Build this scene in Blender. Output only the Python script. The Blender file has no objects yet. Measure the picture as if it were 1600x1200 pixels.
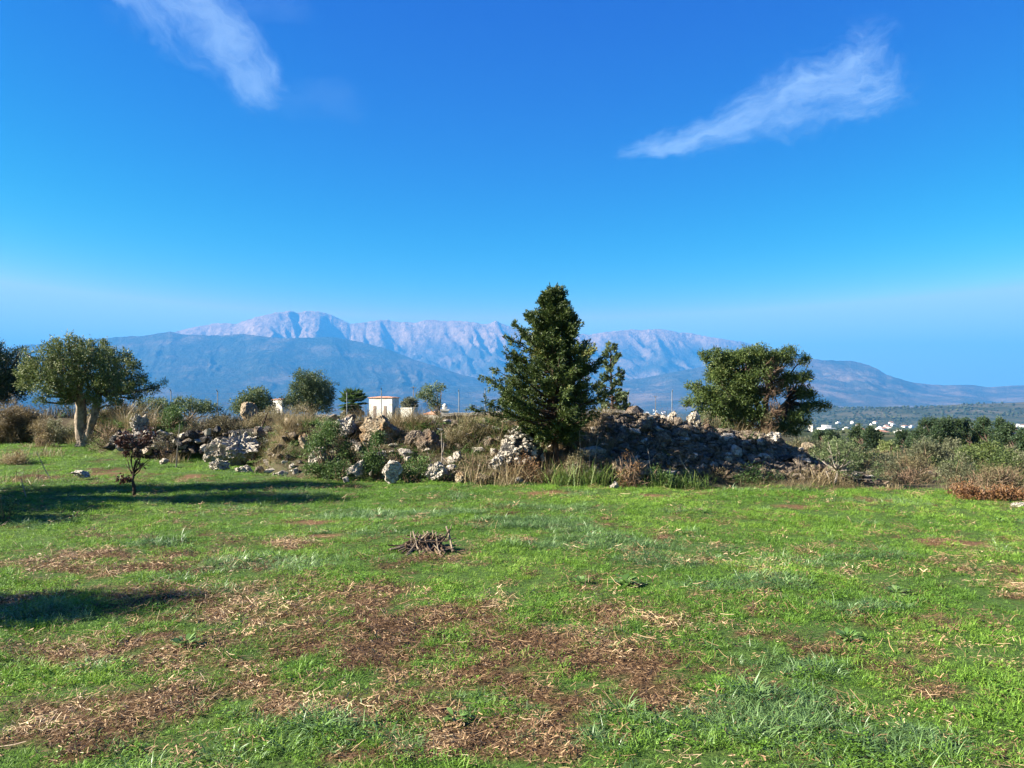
import bpy, math, random
import numpy as np
from mathutils import Vector

random.seed(5)
SC = bpy.context.scene
COL = SC.collection
F, CX, HY, CAMH = 1209.0, 800.0, 625.0, 1.6
R = math.radians

# ------------------------------------------------------------------ camera
cam = bpy.data.cameras.new('camera')
cam_o = bpy.data.objects.new('camera', cam)
COL.objects.link(cam_o)
cam_o.location = (0, 0, CAMH)
cam_o.rotation_euler = (R(90), 0, 0)
cam.sensor_width = 36
cam.lens = 36 * F / 1600
cam.shift_y = 25 / 1600
cam.clip_start = 0.1
cam.clip_end = 90000
SC.camera = cam_o

# ------------------------------------------------------------------ light
SUN_EL = R(29)
SUN_AZ = R(8)          # sun stands to the left, this far behind the camera
sun_dir = Vector((-math.cos(SUN_EL) * math.cos(SUN_AZ), -math.cos(SUN_EL) * math.sin(SUN_AZ), math.sin(SUN_EL)))
sun = bpy.data.lights.new('sun', 'SUN')
sun.energy = 4.8
sun.angle = R(0.5)
sun.color = (1.0, 0.93, 0.80)
sun_o = bpy.data.objects.new('sun', sun)
COL.objects.link(sun_o)
sun_o.rotation_euler = (-sun_dir).to_track_quat('-Z', 'Y').to_euler()
SC.view_settings.view_transform = 'Standard'
SC.view_settings.look = 'None'
SC.view_settings.exposure = 2.48
SC.view_settings.gamma = 1
SC.view_settings.use_curve_mapping = False
SC.cycles.max_bounces = 8
SC.cycles.diffuse_bounces = 3
SC.cycles.transparent_max_bounces = 16
SC.cycles.volume_bounces = 0

world = bpy.data.worlds.new('World')
SC.world = world
world.use_nodes = True
wn, wl = world.node_tree.nodes, world.node_tree.links
wn.clear()


def W(t, **kw):
    n = wn.new(t)
    for k, v in kw.items():
        setattr(n, k, v)
    return n


def wmath(op, a, b=None, c=None, clamp=False):
    n = W('ShaderNodeMath', operation=op)
    n.use_clamp = clamp
    for i, v in enumerate((a, b, c)):
        if v is None:
            continue
        if isinstance(v, (int, float)):
            n.inputs[i].default_value = v
        else:
            wl.new(v, n.inputs[i])
    return n.outputs[0]


sky = W('ShaderNodeTexSky', sky_type='NISHITA')
sky.sun_disc = False
sky.sun_elevation = SUN_EL
# sky texture azimuth: 0 = +Y, clockwise from above
sky.sun_rotation = math.atan2(sun_dir.x, sun_dir.y)
sky.altitude = 300
sky.air_density = 1.0
sky.dust_density = 0.6
sky.ozone_density = 3.0
hs = W('ShaderNodeHueSaturation')
hs.inputs['Saturation'].default_value = 1.45
hs.inputs['Value'].default_value = 1.0
wl.new(sky.outputs[0], hs.inputs['Color'])
# deepen the blue: one tone curve per channel
sc_ = W('ShaderNodeSeparateColor')
wl.new(hs.outputs[0], sc_.inputs[0])
cc_ = W('ShaderNodeCombineColor')
for i_, (mx_, ex_, co_) in enumerate(((1.8, 3.2, 0.40), (4.0, 1.8, 0.29), (7.0, 0.55, 1.16))):
    v_ = wmath('MAXIMUM', wmath('MINIMUM', sc_.outputs[i_], mx_), 0.001)
    wl.new(wmath('MULTIPLY', wmath('POWER', v_, ex_), co_), cc_.inputs[i_])
# thin high clouds: masks laid on the sky direction
tc = W('ShaderNodeTexCoord')
sep = W('ShaderNodeSeparateXYZ')
wl.new(tc.outputs['Generated'], sep.inputs[0])
ysafe = wmath('MAXIMUM', sep.outputs[1], 0.05)
U = wmath('DIVIDE', sep.outputs[0], ysafe)
V = wmath('DIVIDE', sep.outputs[2], ysafe)
front = wmath('GREATER_THAN', sep.outputs[1], 0.2)
cmb = W('ShaderNodeCombineXYZ')
wl.new(U, cmb.inputs[0])
wl.new(V, cmb.inputs[1])


def cloud(p0, p1, w0, w1, scale, stretch, seed, strength, lo=0.42, hi=0.78):
    """a wisp from pixel p0 to p1 (w0 / w1 half widths), streaked along its axis"""
    u0, v0 = (p0[0] - CX) / F, (HY - p0[1]) / F
    u1, v1 = (p1[0] - CX) / F, (HY - p1[1]) / F
    L = math.hypot(u1 - u0, v1 - v0)
    dx, dy = (u1 - u0) / L, (v1 - v0) / L
    # warp
    nz = W('ShaderNodeTexNoise')
    nz.inputs['Scale'].default_value = 14
    nz.inputs['Detail'].default_value = 5
    mp = W('ShaderNodeMapping')
    mp.inputs['Location'].default_value = (seed, seed * 1.7, 0)
    wl.new(cmb.outputs[0], mp.inputs[0])
    wl.new(mp.outputs[0], nz.inputs['Vector'])
    s3 = W('ShaderNodeSeparateColor')
    wl.new(nz.outputs['Color'], s3.inputs[0])
    wu = wmath('MULTIPLY_ADD', wmath('SUBTRACT', s3.outputs[0], 0.5), 0.07, U)
    wv = wmath('MULTIPLY_ADD', wmath('SUBTRACT', s3.outputs[1], 0.5), 0.07, V)
    ru = wmath('SUBTRACT', wu, u0)
    rv = wmath('SUBTRACT', wv, v0)
    a = wmath('DIVIDE', wmath('ADD', wmath('MULTIPLY', ru, dx), wmath('MULTIPLY', rv, dy)), L)
    c = wmath('ADD', wmath('MULTIPLY', ru, -dy), wmath('MULTIPLY', rv, dx))
    wid = wmath('MULTIPLY_ADD', wmath('MAXIMUM', wmath('MINIMUM', a, 1.2), 0.0), (w1 - w0) / F, w0 / F)
    across = wmath('SUBTRACT', 1.0, wmath('POWER', wmath('ABSOLUTE', wmath('DIVIDE', c, wid)), 1.6), clamp=True)
    e0 = wmath('MULTIPLY_ADD', a, 6.0, 0.35, clamp=True)
    e1 = wmath('MULTIPLY_ADD', wmath('SUBTRACT', 1.0, a), 5.0, 0.3, clamp=True)
    mask = wmath('MULTIPLY', across, wmath('MULTIPLY', e0, e1))
    cc = W('ShaderNodeCombineXYZ')
    wl.new(wmath('MULTIPLY', a, L / stretch), cc.inputs[0])
    wl.new(c, cc.inputs[1])
    cc.inputs[2].default_value = seed
    n2 = W('ShaderNodeTexNoise')
    n2.inputs['Scale'].default_value = scale
    n2.inputs['Detail'].default_value = 9
    n2.inputs['Roughness'].default_value = 0.72
    wl.new(cc.outputs[0], n2.inputs['Vector'])
    d = wmath('MULTIPLY_ADD', mask, 0.42, wmath('SUBTRACT', n2.outputs['Fac'], 0.36))
    mr = W('ShaderNodeMapRange')
    mr.interpolation_type = 'SMOOTHSTEP'
    mr.inputs['From Min'].default_value = lo - 0.2
    mr.inputs['From Max'].default_value = hi - 0.1
    wl.new(d, mr.inputs['Value'])
    m2 = wmath('MULTIPLY', mr.outputs[0], wmath('MULTIPLY', mask, 2.5, clamp=True))
    return wmath('MULTIPLY', m2, strength)


c1 = cloud((975, 252), (1420, 95), 22, 100, 30, 2.8, 3.1, 0.85, .36, .98)
c2 = cloud((225, -60), (435, 165), 120, 50, 26, 2.8, 8.4, 0.7, .37, 1.0)
c3 = cloud((340, 120), (570, 170), 34, 46, 16, 1.5, 5.2, 0.07, .3, .9)
c4 = cloud((310, 30), (480, 8), 26, 44, 18, 1.8, 1.2, 0.09, .3, .9)
ctot = wmath('MULTIPLY', wmath('MAXIMUM', wmath('MAXIMUM', c1, c2), wmath('MAXIMUM', c3, c4)), front)
mix = W('ShaderNodeMix', data_type='RGBA')
wl.new(ctot, mix.inputs[0])
wl.new(cc_.outputs[0], mix.inputs[6])
mix.inputs[7].default_value = (1.9, 2.7, 4.0, 1)
bg = W('ShaderNodeBackground')
bg.inputs[1].default_value = 0.05
wo = W('ShaderNodeOutputWorld')
wl.new(mix.outputs[2], bg.inputs[0])
wl.new(bg.outputs[0], wo.inputs[0])


# ------------------------------------------------------------------ helpers: noise
def _h(ix, iy, iz, seed):
    h = (ix * 374761393 + iy * 668265263 + iz * 2147483647 + seed * 974634777) & 0xFFFFFFFF
    h = ((h ^ (h >> 13)) * 1274126177) & 0xFFFFFFFF
    h = h ^ (h >> 16)
    return (h & 0xFFFF) / 65535.0


def vn(x, y, z=None, seed=0):
    x = np.asarray(x, float); y = np.asarray(y, float)
    z = np.zeros_like(x) if z is None else np.asarray(z, float)
    ix, iy, iz = np.floor(x).astype(np.int64), np.floor(y).astype(np.int64), np.floor(z).astype(np.int64)
    fx, fy, fz = x - ix, y - iy, z - iz
    fx = fx * fx * fx * (fx * (fx * 6 - 15) + 10); fy = fy * fy * fy * (fy * (fy * 6 - 15) + 10); fz = fz * fz * (3 - 2 * fz)
    def c(a, b, d):
        return _h(ix + a, iy + b, iz + d, seed)
    r = 0
    for d, wz in ((0, 1 - fz), (1, fz)):
        v0 = c(0, 0, d) * (1 - fx) + c(1, 0, d) * fx
        v1 = c(0, 1, d) * (1 - fx) + c(1, 1, d) * fx
        r = r + (v0 * (1 - fy) + v1 * fy) * wz
    return r


def fbm(x, y, z=None, oc=4, seed=0, gain=0.5):
    s, a, t = 0, 1.0, 0
    for i in range(oc):
        k = 2.03 ** i
        s = s + a * vn(np.asarray(x) * k + 17.3 * i, np.asarray(y) * k - 9.1 * i, None if z is None else np.asarray(z) * k, seed + i)
        t += a
        a *= gain
    return s / t


def ridged(x, y, oc=4, seed=0, z=None):
    s, a, t = 0, 1.0, 0
    for i in range(oc):
        k = 2.07 ** i
        n = 1 - np.abs(2 * vn(np.asarray(x) * k + 7.7 * i, np.asarray(y) * k + 3.3 * i, None if z is None else np.asarray(z) * k, seed + i) - 1)
        s = s + a * n * n
        t += a
        a *= 0.5
    return s / t


def sst(a, b, v):
    t = np.clip((np.asarray(v, float) - a) / (b - a), 0, 1)
    return t * t * (3 - 2 * t)


def at(px, py, Y):
    return np.array(((px - CX) / F * Y, Y, CAMH - (py - HY) / F * Y))


def gp(px, py):
    Y = CAMH * F / (py - HY)
    return ((px - CX) / F * Y, Y)


# ------------------------------------------------------------------ helpers: meshes
class Geo:
    def __init__(self):
        self.v, self.f3, self.f4, self.t, self.n = [], [], [], [], 0

    def add(self, verts, quads=None, tris=None, tint=0.5):
        verts = np.asarray(verts, float).reshape(-1, 3)
        if quads is not None and len(quads):
            self.f4.append(np.asarray(quads, np.int64).reshape(-1, 4) + self.n)
        if tris is not None and len(tris):
            self.f3.append(np.asarray(tris, np.int64).reshape(-1, 3) + self.n)
        self.v.append(verts)
        self.t.append(np.broadcast_to(np.asarray(tint, float), (len(verts),)).copy())
        self.n += len(verts)
        return self

    def mesh(self, name, smooth=False):
        me = bpy.data.meshes.new(name)
        v = np.concatenate(self.v) if self.v else np.zeros((0, 3))
        q = np.concatenate(self.f4) if self.f4 else np.zeros((0, 4), np.int64)
        t = np.concatenate(self.f3) if self.f3 else np.zeros((0, 3), np.int64)
        me.vertices.add(len(v))
        me.vertices.foreach_set('co', v.astype(np.float32).ravel())
        me.loops.add(q.size + t.size)
        me.loops.foreach_set('vertex_index', np.concatenate([q.ravel(), t.ravel()]).astype(np.int32))
        me.polygons.add(len(q) + len(t))
        st = np.concatenate([np.arange(len(q)) * 4, q.size + np.arange(len(t)) * 3]).astype(np.int32)
        me.polygons.foreach_set('loop_start', st)
        me.polygons.foreach_set('use_smooth', np.full(len(q) + len(t), bool(smooth)))
        me.update(calc_edges=True)
        a = me.attributes.new('tint', 'FLOAT', 'POINT')
        a.data.foreach_set('value', np.concatenate(self.t).astype(np.float32))
        me.validate()
        return me

    def obj(self, name, mat, parent=None, smooth=False):
        me = self.mesh(name, smooth)
        me.materials.append(mat)
        o = bpy.data.objects.new(name, me)
        COL.objects.link(o)
        if parent is not None:
            o.parent = parent
            o.matrix_parent_inverse = PINV(parent)
        return o


def PINV(parent):
    from mathutils import Matrix
    return (Matrix.Translation(parent.location) @ parent.rotation_euler.to_matrix().to_4x4()).inverted()


def tag(o, label=None, cat=None, group=None, kind=None):
    if label: o['label'] = label
    if cat: o['category'] = cat
    if group: o['group'] = group
    if kind: o['kind'] = kind
    return o


def thing(name, loc, label, cat, group=None):
    o = bpy.data.objects.new(name, None)
    o.empty_display_size = 0.1
    COL.objects.link(o)
    o.location = [float(c) for c in loc]
    return tag(o, label, cat, group)


def unit(a):
    a = np.asarray(a, float)
    return a / np.maximum(np.linalg.norm(a, axis=-1, keepdims=True), 1e-9)


def tube(g, pts, rad, sides=6, tint=0.5, cap=True, gnarl=0.0):
    pts = np.asarray(pts, float)
    n = len(pts)
    rad = np.broadcast_to(np.asarray(rad, float), (n,))
    if gnarl:
        q = np.linspace(0, n - 1, n * 6)
        pts = np.stack([np.interp(q, np.arange(n), pts[:, k]) for k in range(3)], -1)
        rad = np.interp(q, np.arange(n), rad)
        pts = (pts + np.roll(pts, 1, 0) + np.roll(pts, -1, 0)) / 3 if n > 2 else pts
        pts[0], pts[-1] = pts[1] - (pts[2] - pts[1]), pts[-2] + (pts[-2] - pts[-3])
        n = len(pts)
    d = np.gradient(pts, axis=0)
    d = unit(d)
    ref = np.array((0.31, 0.22, 0.93)) if abs(d[0][2]) < 0.8 else np.array((0.93, 0.21, 0.1))
    s = unit(np.cross(d, ref))
    b = np.cross(d, s)
    a = np.arange(sides) / sides * 2 * math.pi
    ring = pts[:, None] + rad[:, None, None] * (np.cos(a)[None, :, None] * s[:, None] + np.sin(a)[None, :, None] * b[:, None])
    if gnarl:
        w = 1 + gnarl * (ridged(np.cos(a)[None] * 1.2 + pts[:, 2:3] * .8, np.sin(a)[None] * 1.2 + pts[:, :1], 3, 5, z=pts[:, 2:3] * 1.5 + a[None] * 0) - .5) * 2
        ring = pts[:, None] + (ring - pts[:, None]) * w[..., None]
    v = ring.reshape(-1, 3)
    i = np.arange(n - 1)[:, None] * sides
    j = np.arange(sides)[None]
    k = (j + 1) % sides
    q = np.stack([i + j, i + k, i + sides + k, i + sides + j], -1).reshape(-1, 4)
    tr = []
    if cap:
        v = np.concatenate([v, pts[[0, -1]]])
        for jj in range(sides):
            kk = (jj + 1) % sides
            tr.append((n * sides, kk, jj))
            tr.append((n * sides + 1, (n - 1) * sides + jj, (n - 1) * sides + kk))
    g.add(v, q, tr, tint)


def box(g, x0, x1, y0, y1, z0, z1, tint=0.5):
    v = [(x, y, z) for z in (z0, z1) for y in (y0, y1) for x in (x0, x1)]
    g.add(v, [(0, 2, 3, 1), (4, 5, 7, 6), (0, 1, 5, 4), (1, 3, 7, 5), (3, 2, 6, 7), (2, 0, 4, 6)], None, tint)


def leaves(g, P, D, L, Wd, tint, rng, curl=0.15):
    """one folded diamond per leaf"""
    n = len(P)
    D = unit(D)
    s = unit(np.cross(D, rng.normal(size=(n, 3))))
    nn = np.cross(D, s)
    L = np.broadcast_to(L, (n,))[:, None]; Wd = np.broadcast_to(Wd, (n,))[:, None]
    v = np.stack([P, P + D * L * .45 + s * Wd * .5 + nn * L * curl, P + D * L, P + D * L * .5 - s * Wd * .5 + nn * L * curl], 1).reshape(-1, 3)
    b = np.arange(n)[:, None] * 4
    g.add(v, b + np.array([[0, 1, 2, 3]]), None, np.repeat(np.broadcast_to(tint, (n,)), 4))


def blades(g, P, az, lean, h, w, curve, tint, rng, bottom=0.0):
    """grass blades: two quads and a tip"""
    n = len(P)
    az = np.broadcast_to(az, (n,)); lean = np.broadcast_to(lean, (n,)); h = np.broadcast_to(h, (n,)); w = np.broadcast_to(w, (n,)); curve = np.broadcast_to(curve, (n,))
    hd = np.stack([np.cos(az), np.sin(az), np.zeros(n)], -1)
    fa = az + rng.uniform(-1.2, 1.2, n)
    sd = np.stack([-np.sin(fa), np.cos(fa), np.zeros(n)], -1)
    vs = []
    for k, (t, ww) in enumerate(((0, .8), (.4, 1.), (.75, .7), (1, 0))):
        a = lean + curve * t
        c = P + hd * (h * t * np.sin(a))[:, None] + np.array((0, 0, 1.0)) * (h * t * np.cos(a) + bottom)[:, None]
        if k < 3:
            vs += [c - sd * (w * ww / 2)[:, None], c + sd * (w * ww / 2)[:, None]]
        else:
            vs += [c]
    v = np.stack(vs, 1).reshape(-1, 3)
    b = np.arange(n)[:, None] * 7
    q = np.concatenate([b + np.array([[0, 1, 3, 2]]), b + np.array([[2, 3, 5, 4]])])
    g.add(v, q, b + np.array([[4, 5, 6]]), np.repeat(np.broadcast_to(tint, (n,)), 7))


# ------------------------------------------------------------------ helpers: materials
class M:
    def __init__(self, name):
        self.m = bpy.data.materials.new(name)
        self.m.use_nodes = True
        self.n, self.l = self.m.node_tree.nodes, self.m.node_tree.links
        self.bs = self.n['Principled BSDF']
        self.out = self.n['Material Output']

    def node(self, t, **kw):
        n = self.n.new(t)
        for k, v in kw.items():
            setattr(n, k, v)
        return n

    def attr(self, name, inst=False):
        a = self.node('ShaderNodeAttribute', attribute_name=name)
        if inst: a.attribute_type = 'INSTANCER'
        return a.outputs['Fac']

    def noise(self, scale, detail=5, rough=0.55, coord=None, out='Fac', dist=0):
        t = self.node('ShaderNodeTexNoise')
        t.inputs['Scale'].default_value = scale
        t.inputs['Detail'].default_value = detail
        t.inputs['Roughness'].default_value = rough
        t.inputs['Distortion'].default_value = dist
        if coord is None:
            coord = self.pos()
        self.l.new(coord, t.inputs['Vector'])
        return t.outputs[out]

    def pos(self):
        return self.node('ShaderNodeNewGeometry').outputs['Position']

    def objc(self):
        return self.node('ShaderNodeTexCoord').outputs['Object']

    def ramp(self, fac, stops):
        r = self.node('ShaderNodeValToRGB')
        e = r.color_ramp.elements
        while len(e) > 1: e.remove(e[-1])
        e[0].position = stops[0][0]; e[0].color = (*stops[0][1], 1)
        for p, c in stops[1:]:
            x = e.new(p); x.color = (*c, 1)
        self.l.new(fac, r.inputs[0])
        return r.outputs[0]

    def mix(self, fac, a, b, blend='MIX'):
        x = self.node('ShaderNodeMix', data_type='RGBA', blend_type=blend)
        for i, v in ((0, fac), (6, a), (7, b)):
            if isinstance(v, (int, float)): x.inputs[i].default_value = v
            elif isinstance(v, tuple): x.inputs[i].default_value = (*v, 1)
            else: self.l.new(v, x.inputs[i])
        return x.outputs[2]

    def math(self, op, a, b=None, clamp=False):
        x = self.node('ShaderNodeMath', operation=op)
        x.use_clamp = clamp
        for i, v in enumerate((a, b)):
            if v is None: continue
            if isinstance(v, (int, float)): x.inputs[i].default_value = v
            else: self.l.new(v, x.inputs[i])
        return x.outputs[0]

    def rng(self, v, a, b, c=0.0, d=1.0, smooth=False):
        x = self.node('ShaderNodeMapRange')
        if smooth: x.interpolation_type = 'SMOOTHSTEP'
        self.l.new(v, x.inputs[0])
        for i, k in enumerate((a, b, c, d)): x.inputs[i + 1].default_value = k
        return x.outputs[0]

    def color(self, c, rough=0.8, spec=0.3):
        if isinstance(c, tuple): self.bs.inputs['Base Color'].default_value = (*c, 1)
        else: self.l.new(c, self.bs.inputs['Base Color'])
        self.bs.inputs['Roughness'].default_value = rough
        self.bs.inputs['Specular IOR Level'].default_value = spec
        return self

    def bump(self, h, strength, dist):
        b = self.node('ShaderNodeBump')
        b.inputs['Strength'].default_value = strength
        b.inputs['Distance'].default_value = dist
        self.l.new(h, b.inputs['Height'])
        self.l.new(b.outputs[0], self.bs.inputs['Normal'])
        return self

    def transl(self, c, f):
        """light through thin leaves"""
        t = self.node('ShaderNodeBsdfTranslucent')
        if isinstance(c, tuple): t.inputs[0].default_value = (*c, 1)
        else: self.l.new(c, t.inputs[0])
        x = self.node('ShaderNodeMixShader')
        x.inputs[0].default_value = f
        self.l.new(self.bs.outputs[0], x.inputs[1]); self.l.new(t.outputs[0], x.inputs[2])
        self.l.new(x.outputs[0], self.out.inputs['Surface'])
        return self


def leaf_mat(name, stops, tr=0.3, inst=False, rough=0.55, patch=None, spec=0.3):
    m = M(name)
    f = m.attr('tint')
    if inst:
        f = m.math('ADD', m.math('MULTIPLY', f, 0.5), m.math('MULTIPLY', m.attr('itint', True), 0.5))
    if patch:
        f = m.math('ADD', f, m.math('MULTIPLY', m.math('SUBTRACT', m.noise(patch, 2), 0.5), 0.5), clamp=True)
    c = m.ramp(f, stops)
    m.color(c, rough, spec)
    if tr: m.transl(c, tr)
    return m.m


def bark_mat(name, a, b, scale=9):
    m = M(name)
    n = m.noise(scale, 7, 0.65, m.objc())
    c = m.ramp(n, [(0.3, a), (0.7, b)])
    m.color(c, 0.9, 0.1)
    m.bump(m.noise(scale * 3, 6, 0.7, m.objc()), 0.8, 0.02)
    return m.m


# limestone
def rock_mat(name, a, b, c, stain=(0.20, 0.14, 0.07), amt=0.6):
    m = M(name)
    co = m.pos()
    n1 = m.noise(2.2, 8, 0.65, co)
    n2 = m.noise(16, 8, 0.7, co)
    col = m.ramp(n2, [(0.3, a), (0.5, b), (0.68, c)])
    col = m.mix(m.rng(n1, 0.52, 0.66, 0, amt, True), col, stain)
    v = m.node('ShaderNodeTexVoronoi', feature='DISTANCE_TO_EDGE')
    v.inputs['Scale'].default_value = 11
    m.l.new(m.mix(0.25, co, m.noise(4, 4, 0.5, co, 'Color')), v.inputs['Vector'])
    crack = m.rng(v.outputs['Distance'], 0.0, 0.09, 0, 1)
    lich = m.rng(m.noise(5.5, 5, 0.6, co), 0.56, 0.68, 0, 0.4, True)
    col = m.mix(lich, col, (0.06, 0.06, 0.055))
    m.color(col, 0.92, 0.15)
    h = m.math('ADD', m.math('MULTIPLY', n2, 0.7), m.math('MULTIPLY', crack, 0.35))
    m.bump(h, 1.0, 0.09)
    return m.m


MAT = {}
MAT['limestone'] = rock_mat('pale limestone', (0.12, 0.10, 0.08), (0.43, 0.38, 0.31), (0.58, 0.53, 0.45))
MAT['rubble'] = rock_mat('rubble stone', (0.06, 0.046, 0.035), (0.16, 0.125, 0.09), (0.30, 0.25, 0.19), (0.16, 0.095, 0.055), 0.7)
MAT['rubble_dark'] = rock_mat('shade toned rubble', (0.02, 0.018, 0.017), (0.05, 0.046, 0.042), (0.13, 0.12, 0.11), (0.06, 0.04, 0.03), 0.5)  # darker copy of the rubble, puts the shade on walls and heap into colour
MAT['ochre_rock'] = rock_mat('ochre stained limestone', (0.12, 0.085, 0.055), (0.28, 0.22, 0.145), (0.40, 0.35, 0.27), (0.24, 0.14, 0.06), 0.9)

# ------------------------------------------------------------------ terrain
CR = np.array([  # X, front foot Y, crest Y, crest z, back Y
    (-80, 24, 31, 0.9, 40), (-30, 26.0, 29, 1.05, 36), (-15, 26.6, 28.5, 0.95, 35), (-12.4, 23, 24.2, .85, 29), (-10.8, 20.9, 21.7, .80, 26),
    (-8.3, 20.8, 21.6, .66, 26), (-6.4, 19.6, 20.9, .80, 25), (-5.2, 16.4, 17.8, 1.0, 23), (-3.0, 15.6, 17.6, 1.05, 22), (-0.6, 15.2, 17.4, 1.02, 22),
    (.6, 14.8, 17.0, 1.05, 22), (1.5, 14.6, 16.7, 1.15, 22), (3.6, 14.5, 16.6, 1.19, 22), (4.4, 14.5, 16.6, .92, 21), (5.3, 14.4, 16.6, .84, 21),
    (5.9, 14.4, 16.6, .66, 20), (6.6, 14.4, 16.8, .30, 19), (7.5, 14.6, 16.6, .0, 18), (80, 14.6, 16.6, 0, 18)], float)
FD = [0, 18, 30, 60, 150, 300, 600, 1500, 3000, 6000, 12000, 36000]
FZ = [0, 0, .1, -.6, -3.0, -9.5, -27, -62, -100, -150, -172, -172]


def H(x, y):
    x = np.asarray(x, float); y = np.asarray(y, float)
    d = np.hypot(x, y)
    d = np.where(y < 0, np.minimum(d, 30), d)
    z = np.interp(d, FD, FZ)
    # the right side falls away beyond the field edge
    rt = sst(0.22, 0.5, x / np.maximum(y, 1)) * (y > 5)
    z = z - rt * np.interp(d, [0, 17, 45, 120, 400], [0, 0, 1.5, 2.6, 0])
    yf, yc, zc, yb = (np.interp(x, CR[:, 0], CR[:, k]) for k in (1, 2, 3, 4))
    up = np.clip((y - yf) / (yc - yf), 0, 1)
    dn = np.clip((yb - y) / (yb - yc), 0, 1)
    prof = np.where(y < yc, up ** 0.85 * (0.6 + 0.4 * up), dn * dn * (3 - 2 * dn))
    lump = 0.75 + 0.5 * fbm(x * 0.9, y * 0.9, oc=3, seed=4)
    z = z + zc * prof * np.where(prof > 0, 0.35 * lump + 0.65, 1)
    z = z + prof * (fbm(x * 2.6, y * 2.6, oc=3, seed=9) - .5) * .3 * np.minimum(zc, 1)
    z = z + (fbm(x * .35, y * .35, oc=3, seed=21) - .5) * .16 * sst(3, 14, d) + (fbm(x * 2, y * 2, oc=3, seed=2) - .5) * .05
    # broad rises in the far valley
    z = z + (fbm(x / 260, y / 260, oc=4, seed=31) - .5) * 16 * sst(250, 1500, d)
    z = z + (fbm(x / 1300, y / 1300, oc=5, seed=33) - .45) * 120 * sst(1600, 6000, d)
    # two low spurs in the valley on the right
    def spur(px, Y, wx, wy, h):
        cx = (px - CX) / F * Y
        return h * np.exp(-((x - cx) / wx) ** 2 - ((y - Y) / wy) ** 2)
    z = z + spur(1240, 5200, 420, 700, 85) + spur(1560, 4300, 900, 620, 60) + spur(1750, 4600, 900, 800, 80)
    return z


def H1(x, y):
    return float(H(np.array([x]), np.array([y]))[0])


# ---- where the field is bare and strawy, and where the grass is blue-green (world metres)
def ells(lst):
    out = []
    for px, py, rx, ry in lst:
        X, Y = gp(px, py)
        ry_m = abs(gp(px, py - ry)[1] - gp(px, py + ry)[1]) / 2
        out.append((X, Y, rx / F * Y, ry_m))
    return out


BROWN = ells([(360, 960, 190, 32), (500, 1000, 240, 45), (700, 965, 190, 38), (950, 955, 130, 20), (1080, 975, 110, 22), (950, 1040, 200, 35),
              (760, 1060, 220, 45), (400, 1080, 200, 35), (130, 1030, 130, 40), (600, 1130, 150, 30), (870, 1150, 190, 38), (120, 1130, 150, 60),
              (90, 875, 140, 14), (150, 838, 70, 8), (290, 868, 60, 8), (640, 920, 90, 12), (1480, 1085, 70, 14), (1370, 1035, 60, 12),
              (1185, 955, 40, 8), (1110, 1110, 90, 14), (230, 742, 45, 6), (60, 745, 90, 6), (160, 735, 40, 5), (1160, 1180, 160, 22), (560, 1180, 120, 20), (250, 930, 160, 26), (560, 940, 200, 30), (300, 1010, 260, 40), (620, 1020, 300, 45), (500, 1110, 240, 40), (820, 1010, 260, 40), (250, 1110, 200, 45), (980, 1100, 160, 34), (700, 1170, 200, 28), (200, 890, 160, 14), (420, 850, 120, 9),
              (30, 935, 60, 8), (1275, 1185, 80, 15), (1580, 930, 40, 8)])
REDS = ells([(490, 815, 42, 7), (1485, 845, 70, 6), (1360, 782, 50, 3), (500, 838, 40, 5), (1020, 775, 35, 3), (180, 738, 36, 5), (860, 772, 60, 3), (300, 745, 30, 4), (1240, 790, 50, 3)])
BLUE = ells([(830, 820, 110, 16), (930, 850, 120, 14), (420, 885, 110, 16), (560, 800, 140, 12), (1000, 880, 90, 9), (1130, 915, 140, 14), (380, 925, 100, 10), (1260, 1040, 150, 45),
             (1180, 1110, 120, 40), (1380, 950, 90, 14), (1080, 855, 70, 9), (850, 1160, 70, 16), (1370, 870, 70, 7), (1450, 1160, 120, 30), (230, 850, 80, 8), (60, 960, 120, 20), (700, 800, 100, 8),
             (870, 795, 110, 6), (1060, 800, 100, 6), (160, 1040, 60, 10), (1200, 900, 60, 8)])
SHAD = None


def field_of(lst, x, y):
    x = np.asarray(x, float); y = np.asarray(y, float)
    s = np.zeros_like(x)
    for X, Y, a, b in lst:
        s = np.maximum(s, 1.25 - np.sqrt(((x - X) / a) ** 2 + ((y - Y) / b) ** 2))
    return s


def brown(x, y):
    n = fbm(np.asarray(x) * 1.6, np.asarray(y) * 1.6, oc=4, seed=51, gain=.62) - .5
    n2 = fbm(np.asarray(x) * 5.5, np.asarray(y) * 5.5, oc=3, seed=52, gain=.6) - .5
    b = field_of(BROWN, x, y)
    return sst(0.05, 0.95, b * 0.8 + n * 1.6 + n2 * 1.7 - 0.04)


def redsoil(x, y):
    n = fbm(np.asarray(x) * 4, np.asarray(y) * 4, oc=4, seed=61) - .5
    return sst(0.2, 0.75, field_of(REDS, x, y) + n * 1.3)


def blue(x, y):
    n = fbm(np.asarray(x) * 1.3, np.asarray(y) * 1.3, oc=4, seed=71) - .5
    return sst(0.15, 0.9, field_of(BLUE, x, y) * .85 + n * 1.7)


def infield(x, y):
    """1 on the mown field, 0 on the banks"""
    yf = np.interp(x, CR[:, 0], CR[:, 1])
    e = (fbm(np.asarray(x) * .9, np.asarray(y) * .9, oc=3, seed=81) - .5) * 1.6
    f = sst(0.5, -0.5, y - yf + e)
    edge = np.interp(x, [5.5, 6.8, 7.4, 9, 12], [30, 15.6, 14.6, 12.6, 11.5])
    return f * sst(0.5, -0.4, y - edge + e * .7)


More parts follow.
